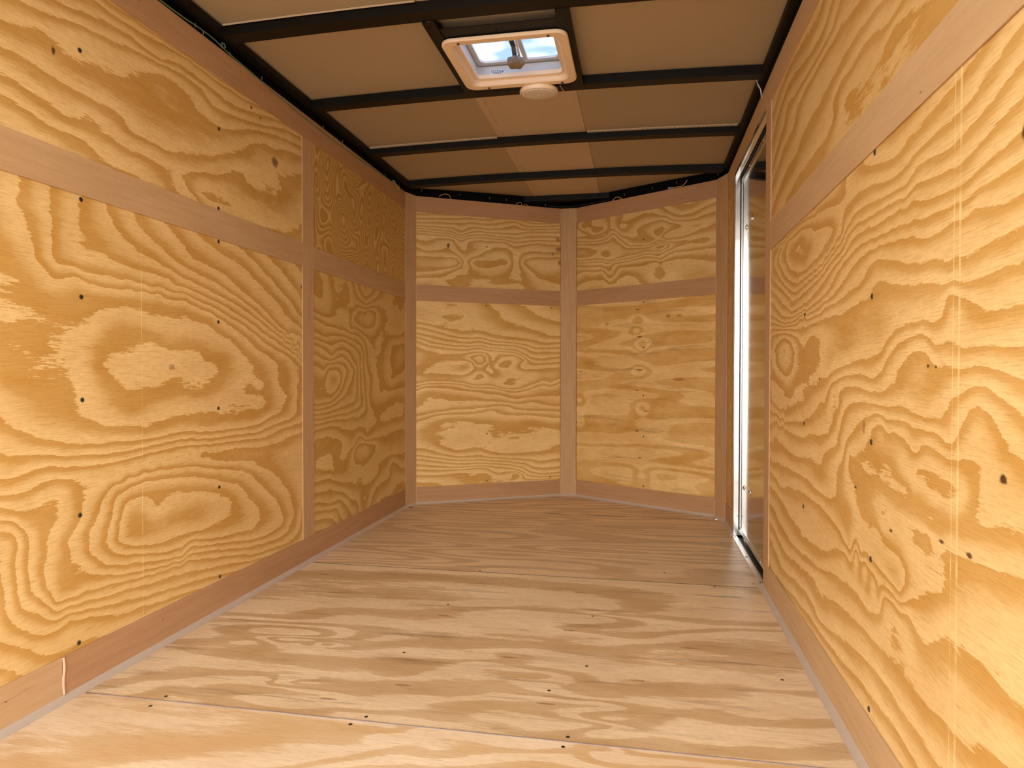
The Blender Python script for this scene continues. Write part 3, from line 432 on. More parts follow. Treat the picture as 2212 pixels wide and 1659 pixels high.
CTRL['ru'] = ([(1.753,1.704,1),(1.825,1.677,1),(1.912,1.669,1),(2,1.668,1),(2.087,1.67,1),(2.175,1.673,1),(2.262,1.68,1),(2.346,1.679,1),(2.417,1.633,1),(2.5,1.605,1),(2.581,1.572,1),(1.596,1.619,2),(1.678,1.634,2),(1.762,1.64,2),(1.846,1.639,2),(1.93,1.639,2),(2.014,1.638,2),(2.098,1.638,2),(2.181,1.628,2),(2.257,1.597,2),(2.336,1.573,2),(2.419,1.558,2),(2.499,1.535,2),(2.579,1.507,2),(1.458,1.546,3),(1.543,1.551,3),(1.629,1.553,3),(1.714,1.552,3),(1.799,1.551,3),(1.884,1.549,3),(1.969,1.541,3),(2.054,1.531,3),(2.138,1.518,3),(2.219,1.494,3),(2.304,1.484,3),(2.389,1.474,3),(1.344,1.485,4),(1.424,1.484,4),(1.504,1.509,4),(1.586,1.511,4),(1.67,1.504,4),(1.754,1.499,4),(1.804,1.444,4),(1.851,1.423,4),(1.907,1.411,4),(1.991,1.414,4),(2.075,1.412,4),(2.159,1.408,4),(1.233,1.425,5),(1.314,1.441,5),(1.396,1.459,5),(1.349,1.419,5),(1.286,1.368,5),(1.395,1.374,5),(1.472,1.396,5),(1.55,1.406,5),(1.623,1.438,5),(1.703,1.443,5),(1.649,1.392,5)], 2.0)
CTRL['nll'] = ([(0.004,1.136,0),(0.044,1.13,0),(0.085,1.123,0),(0.125,1.117,0),(0.165,1.109,0),(0.205,1.101,0),(0.245,1.093,0),(0.285,1.085,0),(0.324,1.091,0),(0.364,1.1,0),(0.403,1.103,0),(0.442,1.092,0),(0.481,1.078,0),(0.52,1.069,0),(0.56,1.06,0),(0.6,1.056,0),(0.641,1.052,0),(0.682,1.049,0),(0.722,1.045,0),(0.763,1.04,0),(0.802,1.031,0),(0.841,1.02,0),(0.881,1.019,0),(0.922,1.023,0),(0.963,1.026,0),(0.156,1.253,0),(0.189,1.226,0),(0.227,1.206,0),(0.267,1.19,0),(0.267,1.178,0),(0.225,1.171,0),(0.183,1.164,0),(0.171,1.126,0),(0.004,1.106,1),(0.044,1.101,1),(0.084,1.093,1),(0.123,1.08,1),(0.162,1.07,1),(0.201,1.059,1),(0.241,1.052,1),(0.281,1.045,1),(0.321,1.044,1),(0.362,1.043,1),(0.402,1.05,1),(0.441,1.044,1),(0.481,1.033,1),(0.521,1.028,1),(0.561,1.023,1),(0.602,1.02,1),(0.642,1.016,1),(0.682,1.012,1),(0.723,1.008,1),(0.762,0.998,1),(0.801,0.987,1),(0.841,0.987,1),(0.882,0.989,1),(0.922,0.992,1),(0.963,0.995,1),(0.004,1.069,2),(0.044,1.06,2),(0.083,1.052,2),(0.123,1.043,2),(0.163,1.035,2),(0.203,1.028,2),(0.243,1.024,2),(0.283,1.019,2),(0.324,1.016,2),(0.364,1.02,2),(0.404,1.024,2),(0.444,1.018,2),(0.484,1.01,2),(0.524,1.006,2),(0.565,1.005,2),(0.606,1.003,2),(0.646,1.001,2),(0.686,0.992,2),(0.725,0.983,2),(0.761,0.963,2),(0.8,0.96,2),(0.841,0.96,2),(0.882,0.959,2),(0.922,0.959,2),(0.963,0.959,2),(0.004,1.043,3),(0.043,1.032,3),(0.083,1.021,3),(0.122,1.009,3),(0.162,1.003,3),(0.203,0.997,3),(0.243,0.991,3),(0.284,0.991,3),(0.325,0.99,3),(0.365,0.992,3),(0.406,0.998,3),(0.446,0.99,3),(0.486,0.983,3),(0.527,0.981,3),(0.568,0.978,3),(0.609,0.976,3),(0.649,0.972,3),(0.688,0.96,3),(0.726,0.946,3),(0.761,0.924,3),(0.801,0.918,3),(0.842,0.915,3),(0.882,0.919,3),(0.922,0.925,3),(0.963,0.931,3),(0.004,1.018,4),(0.043,1.004,4),(0.082,0.991,4),(0.123,0.984,4),(0.164,0.978,4),(0.204,0.972,4),(0.246,0.971,4),(0.287,0.97,4),(0.328,0.971,4),(0.369,0.977,4),(0.41,0.982,4),(0.45,0.974,4),(0.491,0.967,4),(0.532,0.963,4),(0.573,0.96,4),(0.614,0.957,4),(0.655,0.953,4),(0.693,0.938,4),(0.726,0.916,4),(0.758,0.893,4),(0.799,0.884,4),(0.84,0.885,4),(0.881,0.888,4),(0.922,0.891,4),(0.963,0.895,4),(0.004,0.98,5),(0.043,0.968,5),(0.082,0.956,5),(0.121,0.944,5),(0.16,0.931,5),(0.201,0.933,5),(0.241,0.936,5),(0.282,0.939,5),(0.322,0.946,5),(0.363,0.952,5),(0.403,0.952,5),(0.444,0.949,5),(0.48,0.931,5),(0.491,0.902,5),(0.462,0.875,5),(0.457,0.845,5),(0.478,0.81,5),(0.963,0.859,5),(0.92,0.857,5),(0.878,0.854,5),(0.836,0.852,5),(0.793,0.85,5),(0.75,0.85,5),(0.708,0.85,5),(0.693,0.875,5),(0.714,0.907,5),(0.646,0.939,5),(0.604,0.94,5),(0.561,0.941,5),(0.519,0.942,5),(0.057,0.817,5),(0.091,0.839,5),(0.126,0.861,5),(0.163,0.873,5),(0.204,0.879,5),(0.244,0.885,5),(0.284,0.89,5),(0.325,0.893,5),(0.361,0.88,5),(0.373,0.853,5),(0.347,0.822,5),(0.31,0.807,5),(0.27,0.805,5),(0.229,0.809,5),(0.189,0.813,5),(0.148,0.817,5),(0.351,0.902,6),(0.374,0.933,6),(0.415,0.94,6),(0.453,0.923,6),(0.456,0.888,6),(0.421,0.871,6),(0.382,0.877,6),(0.527,0.865,6),(0.557,0.894,6),(0.598,0.899,6),(0.629,0.88,6),(0.605,0.853,6),(0.565,0.849,6),(0.625,0.803,6),(0.671,0.816,6),(0.702,0.8,6),(0.665,0.776,6),(0.37,0.787,6),(0.406,0.814,6),(0.444,0.799,6),(0.418,0.781,6),(0.004,0.75,5),(0.045,0.756,5),(0.086,0.761,5),(0.127,0.762,5),(0.168,0.763,5),(0.209,0.763,5),(0.25,0.759,5),(0.291,0.756,5),(0.331,0.748,5),(0.37,0.738,5),(0.411,0.739,5),(0.452,0.74,5),(0.493,0.737,5),(0.532,0.725,5),(0.572,0.716,5),(0.613,0.712,5),(0.654,0.712,5),(0.694,0.719,5),(0.734,0.728,5),(0.773,0.742,5),(0.812,0.756,5),(0.851,0.769,5),(0.887,0.756,5),(0.925,0.764,5),(0.963,0.779,5),(0.004,0.728,4),(0.043,0.74,4),(0.083,0.747,4),(0.124,0.748,4),(0.165,0.749,4),(0.206,0.749,4),(0.246,0.746,4),(0.287,0.743,4),(0.407,0.721,4),(0.448,0.719,4),(0.489,0.716,4),(0.529,0.712,4),(0.569,0.704,4),(0.61,0.696,4),(0.65,0.691,4),(0.69,0.696,4),(0.731,0.701,4),(0.77,0.713,4),(0.809,0.726,4),(0.848,0.738,4),(0.886,0.727,4),(0.925,0.734,4),(0.963,0.747,4),(0.004,0.706,3),(0.041,0.721,3),(0.081,0.724,3),(0.122,0.724,3),(0.162,0.723,3),(0.203,0.723,3),(0.243,0.716,3),(0.283,0.71,3),(0.323,0.703,3),(0.363,0.699,3),(0.403,0.695,3),(0.443,0.69,3),(0.483,0.684,3),(0.523,0.677,3),(0.563,0.67,3),(0.603,0.66,3),(0.642,0.651,3),(0.681,0.651,3),(0.721,0.659,3),(0.761,0.664,3),(0.802,0.668,3),(0.842,0.669,3),(0.883,0.668,3),(0.923,0.668,3),(0.964,0.667,3),(0.004,0.594,2),(0.038,0.616,2),(0.076,0.627,2),(0.117,0.631,2),(0.157,0.636,2),(0.198,0.639,2),(0.238,0.641,2),(0.279,0.643,2),(0.319,0.643,2),(0.36,0.642,2),(0.401,0.642,2),(0.441,0.641,2),(0.482,0.641,2),(0.523,0.64,2),(0.563,0.635,2),(0.603,0.628,2),(0.643,0.62,2),(0.683,0.618,2),(0.723,0.623,2),(0.763,0.629,2),(0.803,0.623,2),(0.843,0.615,2),(0.883,0.609,2),(0.923,0.604,2),(0.964,0.6,2),(0.004,0.55,1),(0.044,0.556,1),(0.083,0.563,1),(0.123,0.57,1),(0.163,0.574,1),(0.203,0.579,1),(0.244,0.583,1),(0.284,0.585,1),(0.324,0.587,1),(0.364,0.589,1),(0.404,0.594,1),(0.445,0.598,1),(0.485,0.602,1),(0.525,0.605,1),(0.565,0.603,1),(0.605,0.599,1),(0.642,0.584,1),(0.682,0.579,1),(0.722,0.577,1),(0.763,0.575,1),(0.803,0.572,1),(0.843,0.569,1),(0.883,0.566,1),(0.924,0.563,1),(0.964,0.56,1),(0.004,0.512,0),(0.043,0.524,0),(0.082,0.535,0),(0.121,0.546,0),(0.162,0.549,0),(0.203,0.551,0),(0.244,0.553,0),(0.284,0.555,0),(0.325,0.556,0),(0.366,0.556,0),(0.407,0.557,0),(0.446,0.562,0),(0.48,0.576,0),(0.519,0.562,0),(0.558,0.551,0),(0.598,0.548,0),(0.639,0.545,0),(0.68,0.543,0),(0.721,0.541,0),(0.761,0.539,0),(0.802,0.535,0),(0.842,0.53,0),(0.883,0.525,0),(0.923,0.52,0),(0.964,0.516,0),(0.479,0.379,-1),(0.518,0.394,-1),(0.557,0.407,-1),(0.598,0.403,-1),(0.64,0.4,-1),(0.681,0.396,-1),(0.721,0.408,-1),(0.76,0.422,-1),(0.8,0.435,-1),(0.839,0.447,-1),(0.881,0.446,-1),(0.922,0.445,-1),(0.964,0.444,-1),(0.156,0.366,-1),(0.173,0.403,-1),(0.189,0.441,-1),(0.201,0.48,-1),(0.238,0.489,-1),(0.278,0.494,-1),(0.319,0.498,-1),(0.004,0.356,0),(0.044,0.351,0),(0.085,0.347,0),(0.123,0.333,0),(0.16,0.317,0),(0.199,0.304,0),(0.238,0.292,0),(0.278,0.291,0),(0.319,0.291,0),(0.36,0.291,0),(0.4,0.295,0),(0.44,0.288,0),(0.479,0.278,0),(0.519,0.275,0),(0.56,0.272,0),(0.601,0.269,0),(0.641,0.266,0),(0.682,0.263,0),(0.722,0.257,0),(0.762,0.252,0),(0.803,0.247,0),(0.843,0.241,0),(0.884,0.243,0),(0.924,0.247,0),(0.965,0.251,0),(0.004,0.311,1),(0.044,0.304,1),(0.084,0.296,1),(0.123,0.288,1),(0.164,0.283,1),(0.204,0.277,1),(0.244,0.272,1),(0.284,0.267,1),(0.325,0.266,1),(0.365,0.265,1),(0.406,0.265,1),(0.447,0.264,1),(0.487,0.26,1),(0.528,0.257,1),(0.568,0.253,1),(0.608,0.249,1),(0.648,0.242,1),(0.688,0.236,1),(0.728,0.228,1),(0.766,0.213,1),(0.803,0.197,1),(0.843,0.196,1),(0.884,0.199,1),(0.924,0.201,1),(0.965,0.203,1),(0.004,0.285,2),(0.044,0.279,2),(0.084,0.272,2),(0.124,0.266,2),(0.165,0.26,2),(0.205,0.254,2),(0.245,0.249,2),(0.286,0.244,2),(0.327,0.245,2),(0.367,0.245,2),(0.408,0.246,2),(0.449,0.243,2),(0.489,0.238,2),(0.53,0.234,2),(0.57,0.23,2),(0.611,0.225,2),(0.651,0.217,2),(0.691,0.21,2),(0.728,0.195,2),(0.764,0.175,2),(0.803,0.166,2),(0.843,0.158,2),(0.884,0.158,2),(0.924,0.161,2),(0.965,0.163,2),(0.004,0.252,3),(0.044,0.246,3),(0.085,0.241,3),(0.125,0.235,3),(0.166,0.232,3),(0.206,0.228,3),(0.247,0.224,3),(0.288,0.221,3),(0.328,0.223,3),(0.369,0.224,3),(0.41,0.225,3),(0.451,0.224,3),(0.491,0.22,3),(0.532,0.215,3),(0.572,0.21,3),(0.613,0.204,3),(0.652,0.195,3),(0.692,0.185,3),(0.726,0.163,3),(0.762,0.148,3),(0.802,0.143,3),(0.843,0.138,3),(0.883,0.137,3),(0.924,0.138,3),(0.965,0.139,3),(0.004,0.222,4),(0.045,0.218,4),(0.086,0.214,4),(0.127,0.211,4),(0.168,0.207,4),(0.209,0.208,4),(0.25,0.208,4),(0.292,0.208,4),(0.333,0.208,4),(0.374,0.209,4),(0.415,0.21,4),(0.455,0.203,4),(0.493,0.187,4),(0.532,0.176,4),(0.573,0.178,4),(0.614,0.179,4),(0.655,0.175,4),(0.692,0.163,4),(0.72,0.133,4),(0.759,0.126,4),(0.8,0.125,4),(0.841,0.123,4),(0.883,0.122,4),(0.924,0.121,4),(0.965,0.119,4),(0.335,0.146,5),(0.369,0.171,5),(0.41,0.177,5),(0.451,0.175,5),(0.489,0.159,5),(0.484,0.135,5),(0.452,0.109,5),(0.41,0.112,5),(0.371,0.124,5),(0.626,0.147,5),(0.66,0.166,5),(0.687,0.147,5),(0.652,0.127,5)], 2.0)
CTRL['nlu'] = ([(0,1.731,0),(0.035,1.732,0),(0.071,1.733,0),(0.106,1.734,0),(0.141,1.734,0),(0.176,1.733,0),(0.211,1.732,0),(0.247,1.731,0),(0.278,1.715,0),(0.31,1.725,0),(0.34,1.742,0),(0.374,1.747,0),(0.409,1.745,0),(0.444,1.744,0),(0.479,1.745,0),(0.514,1.75,0),(0.549,1.755,0),(0.584,1.759,0),(0.618,1.768,0),(0.65,1.775,0),(0.683,1.762,0),(0.717,1.757,0),(0.752,1.76,0),(0.787,1.763,0),(0.822,1.766,0),(0.857,1.769,0),(0.892,1.773,0),(0.927,1.776,0),(0.962,1.779,0),(0,1.714,1),(0.036,1.714,1),(0.073,1.713,1),(0.109,1.713,1),(0.145,1.712,1),(0.181,1.71,1),(0.217,1.709,1),(0.251,1.698,1),(0.285,1.688,1),(0.318,1.702,1),(0.352,1.714,1),(0.387,1.723,1),(0.423,1.724,1),(0.459,1.722,1),(0.495,1.721,1),(0.531,1.721,1),(0.567,1.722,1),(0.603,1.723,1),(0.639,1.725,1),(0.675,1.731,1),(0.71,1.739,1),(0.746,1.745,1),(0.782,1.748,1),(0.818,1.75,1),(0.854,1.753,1),(0.89,1.755,1),(0.926,1.758,1),(0.962,1.76,1),(0,1.701,2),(0.036,1.699,2),(0.071,1.698,2),(0.107,1.696,2),(0.142,1.696,2),(0.178,1.696,2),(0.213,1.696,2),(0.279,1.675,2),(0.31,1.682,2),(0.343,1.693,2),(0.378,1.698,2),(0.413,1.704,2),(0.448,1.703,2),(0.484,1.702,2),(0.519,1.7,2),(0.555,1.699,2),(0.59,1.7,2),(0.626,1.698,2),(0.661,1.695,2),(0.696,1.702,2),(0.73,1.71,2),(0.765,1.715,2),(0.801,1.718,2),(0.836,1.72,2),(0.871,1.722,2),(0.907,1.725,2),(0.942,1.727,2),(0,1.686,3),(0.037,1.684,3),(0.073,1.683,3),(0.109,1.681,3),(0.145,1.681,3),(0.181,1.681,3),(0.218,1.681,3),(0.25,1.671,3),(0.282,1.654,3),(0.313,1.669,3),(0.348,1.676,3),(0.384,1.68,3),(0.42,1.685,3),(0.457,1.684,3),(0.493,1.684,3),(0.529,1.684,3),(0.565,1.682,3),(0.601,1.678,3),(0.637,1.674,3),(0.674,1.673,3),(0.71,1.678,3),(0.745,1.683,3),(0.781,1.688,3),(0.817,1.692,3),(0.854,1.694,3),(0.89,1.696,3),(0.926,1.699,3),(0.962,1.701,3),(0,1.646,4),(0.034,1.634,4),(0.068,1.64,4),(0.102,1.651,4),(0.136,1.659,4),(0.172,1.66,4),(0.207,1.661,4),(0.241,1.657,4),(0.264,1.63,4),(0.288,1.604,4),(0.315,1.619,4),(0.336,1.645,4),(0.37,1.656,4),(0.404,1.664,4),(0.44,1.664,4),(0.476,1.665,4),(0.511,1.666,4),(0.547,1.666,4),(0.582,1.666,4),(0.614,1.65,4),(0.646,1.636,4),(0.681,1.645,4),(0.715,1.653,4),(0.75,1.661,4),(0.785,1.669,4),(0.82,1.672,4),(0.855,1.671,4),(0.891,1.67,4),(0.927,1.67,4),(0.962,1.669,4),(0,1.595,5),(0.035,1.586,5),(0.071,1.582,5),(0.107,1.585,5),(0.143,1.59,5),(0.178,1.597,5),(0.214,1.603,5),(0.244,1.586,5),(0.271,1.563,5),(0.294,1.534,5),(0.298,1.503,5),(0.273,1.477,5),(0.243,1.457,5),(0.21,1.444,5),(0.176,1.43,5),(0.144,1.413,5),(0.109,1.409,5),(0.073,1.407,5),(0.036,1.405,5),(0,1.404,5),(0,1.548,6),(0.036,1.547,6),(0.071,1.547,6),(0.107,1.546,6),(0.143,1.548,6),(0.178,1.55,6),(0.214,1.549,6),(0.249,1.546,6),(0.279,1.528,6),(0.278,1.497,6),(0.245,1.484,6),(0.212,1.473,6),(0.177,1.466,6),(0.142,1.458,6),(0.106,1.454,6),(0.071,1.45,6),(0.036,1.446,6),(0,1.442,6),(0.336,1.507,5),(0.34,1.543,5),(0.369,1.561,5),(0.401,1.578,5),(0.43,1.599,5),(0.464,1.613,5),(0.497,1.626,5),(0.532,1.629,5),(0.568,1.626,5),(0.604,1.62,5),(0.633,1.603,5),(0.636,1.567,5),(0.633,1.531,5),(0.628,1.495,5),(0.624,1.46,5),(0.626,1.424,5),(0.613,1.402,5),(0.577,1.4,5),(0.541,1.398,5),(0.505,1.399,5),(0.471,1.41,5),(0.437,1.422,5),(0.402,1.433,5),(0.371,1.452,5),(0.341,1.472,5),(0.359,1.517,6),(0.392,1.535,6),(0.428,1.542,6),(0.465,1.547,6),(0.502,1.551,6),(0.54,1.551,6),(0.577,1.551,6),(0.602,1.53,6),(0.568,1.515,6),(0.532,1.504,6),(0.495,1.496,6),(0.459,1.488,6),(0.422,1.491,6),(0.384,1.495,6),(0.695,1.414,5),(0.69,1.449,5),(0.685,1.484,5),(0.68,1.519,5),(0.678,1.554,5),(0.692,1.586,5),(0.716,1.606,5),(0.751,1.611,5),(0.786,1.616,5),(0.821,1.618,5),(0.856,1.618,5),(0.892,1.618,5),(0.927,1.619,5),(0.962,1.619,5),(0.963,1.427,6),(0.927,1.43,6),(0.89,1.433,6),(0.854,1.436,6),(0.818,1.44,6),(0.788,1.461,6),(0.758,1.482,6),(0.729,1.503,6),(0.703,1.528,6),(0.713,1.555,6),(0.746,1.569,6),(0.78,1.581,6),(0.817,1.583,6),(0.853,1.585,6),(0.89,1.587,6),(0.926,1.589,6),(0.963,1.591,6),(0.224,1.393,5),(0.252,1.413,5),(0.281,1.434,5),(0.315,1.425,5),(0.333,1.407,5),(0.323,1.375,5),(0.288,1.374,5),(0.253,1.373,5)], 1.5)
CTRL['nru'] = ([(0,1.779,0),(0.028,1.755,0),(0.059,1.736,0),(0.093,1.722,0),(0.128,1.708,0),(0.164,1.705,0),(0.201,1.702,0),(0.234,1.71,0),(0.263,1.733,0),(0.3,1.728,0),(0.324,1.704,0),(0.352,1.683,0),(0.388,1.673,0),(0.423,1.664,0),(0.46,1.657,0),(0.496,1.651,0),(0.532,1.642,0),(0.567,1.633,0),(0.637,1.644,0),(0.666,1.621,0),(0.702,1.62,0),(0.739,1.62,0),(0.776,1.621,0),(0.812,1.625,0),(0.847,1.637,0),(0.881,1.65,0),(0.915,1.664,0),(0.949,1.678,0),(0,1.694,1),(0.036,1.688,1),(0.071,1.682,1),(0.107,1.676,1),(0.143,1.674,1),(0.179,1.675,1),(0.215,1.676,1),(0.248,1.688,1),(0.277,1.709,1),(0.309,1.696,1),(0.333,1.669,1),(0.361,1.646,1),(0.39,1.624,1),(0.423,1.61,1),(0.459,1.607,1),(0.495,1.603,1),(0.531,1.6,1),(0.566,1.606,1),(0.601,1.615,1),(0.632,1.619,1),(0.665,1.605,1),(0.701,1.598,1),(0.736,1.595,1),(0.773,1.596,1),(0.809,1.596,1),(0.845,1.596,1),(0,1.676,2),(0.035,1.67,2),(0.07,1.665,2),(0.105,1.659,2),(0.14,1.656,2),(0.175,1.657,2),(0.21,1.658,2),(0.245,1.66,2),(0.275,1.678,2),(0.302,1.665,2),(0.327,1.64,2),(0.356,1.619,2),(0.385,1.6,2),(0.42,1.595,2),(0.455,1.591,2),(0.49,1.588,2),(0.526,1.589,2),(0.561,1.59,2),(0.595,1.598,2),(0.627,1.606,2),(0.66,1.594,2),(0.691,1.577,2),(0.661,1.561,2),(0.628,1.551,2),(0.593,1.554,2),(0.558,1.557,2),(0.522,1.558,2),(0.487,1.555,2),(0.452,1.551,2),(0.417,1.548,2),(0.382,1.546,2),(0.347,1.541,2),(0.312,1.535,2),(0.277,1.528,2),(0.243,1.528,2),(0.212,1.543,2),(0.177,1.547,2),(0.142,1.549,2),(0.106,1.55,2),(0.071,1.552,2),(0.036,1.553,2),(0,1.555,2),(0.153,1.587,3),(0.186,1.602,3),(0.211,1.627,3),(0.233,1.623,3),(0.262,1.604,3),(0.296,1.593,3),(0.288,1.568,3),(0.255,1.56,3),(0.219,1.558,3),(0.186,1.572,3),(0.582,1.577,3),(0.621,1.588,3),(0.66,1.576,3),(0.622,1.566,3),(0,1.542,1),(0.036,1.539,1),(0.072,1.537,1),(0.107,1.535,1),(0.143,1.532,1),(0.178,1.53,1),(0.213,1.526,1),(0.247,1.514,1),(0.282,1.519,1),(0.317,1.524,1),(0.352,1.525,1),(0.388,1.526,1),(0.423,1.531,1),(0.458,1.536,1),(0.494,1.541,1),(0.529,1.543,1),(0.563,1.538,1),(0.596,1.524,1),(0.63,1.529,1),(0.663,1.543,1),(0.697,1.552,1),(0.732,1.559,1),(0.767,1.567,1),(0.802,1.574,1),(0.837,1.572,1),(0.873,1.57,1),(0.908,1.568,1),(0.001,1.515,0),(0.036,1.512,0),(0.07,1.509,0),(0.105,1.506,0),(0.14,1.503,0),(0.175,1.5,0),(0.209,1.493,0),(0.238,1.473,0),(0.266,1.461,0),(0.285,1.491,0),(0.312,1.506,0),(0.347,1.507,0),(0.382,1.509,0),(0.417,1.512,0),(0.452,1.515,0),(0.487,1.518,0),(0.522,1.521,0),(0.556,1.517,0),(0.591,1.511,0),(0.622,1.496,0),(0.653,1.511,0),(0.686,1.523,0),(0.719,1.533,0),(0.754,1.532,0),(0.789,1.531,0),(0.824,1.53,0),(0.859,1.529,0),(0.894,1.528,0),(0.929,1.527,0),(0.001,1.465,-1),(0.035,1.475,-1),(0.069,1.484,-1),(0.104,1.478,-1),(0.139,1.47,-1),(0.174,1.473,-1),(0.208,1.474,-1),(0.232,1.447,-1),(0.255,1.42,-1),(0.28,1.425,-1),(0.306,1.449,-1),(0.33,1.475,-1),(0.363,1.479,-1),(0.399,1.478,-1),(0.434,1.477,-1),(0.47,1.477,-1),(0.505,1.48,-1),(0.54,1.484,-1),(0.576,1.488,-1),(0.611,1.488,-1),(0.647,1.488,-1),(0.682,1.489,-1),(0.718,1.489,-1),(0.753,1.485,-1),(0.788,1.481,-1),(0.824,1.477,-1),(0.859,1.473,-1),(0.894,1.469,-1),(0.93,1.465,-1),(0.001,1.393,-2),(0.038,1.402,-2),(0.075,1.41,-2),(0.112,1.419,-2),(0.149,1.42,-2),(0.187,1.417,-2),(0.224,1.412,-2),(0.251,1.385,-2),(0.281,1.38,-2),(0.315,1.397,-2),(0.35,1.41,-2),(0.385,1.424,-2),(0.596,1.449,-1),(0.63,1.457,-1),(0.645,1.425,-1),(0.63,1.395,-1),(0.608,1.412,-1),(0.586,1.655,1),(0.604,1.681,1),(0.646,1.675,1),(0.628,1.649,1),(0.482,1.715,0),(0.519,1.722,0),(0.556,1.73,0),(0.593,1.735,0),(0.63,1.737,0),(0.665,1.724,0),(0.7,1.711,0),(0.737,1.703,0),(0.774,1.694,0),(0.811,1.688,0),(0.849,1.688,0),(0.887,1.688,0),(0.599,1.771,-1),(0.636,1.763,-1),(0.671,1.749,-1),(0.704,1.73,-1),(0.741,1.723,-1),(0.779,1.719,-1),(0.816,1.716,-1),(0.854,1.716,-1),(0.891,1.724,-1),(0.928,1.732,-1),(0.334,1.74,-1),(0.365,1.759,-1),(0.396,1.777,-1),(0.431,1.786,-1),(0.467,1.788,-1),(0.503,1.789,-1),(0.54,1.788,-1),(0.576,1.787,-1),(0.044,1.768,1),(0.079,1.769,1),(0.114,1.77,1),(0.149,1.766,1),(0.183,1.759,1),(0.218,1.753,1),(0.198,1.73,1),(0.167,1.724,1),(0.132,1.727,1)], 1.5)
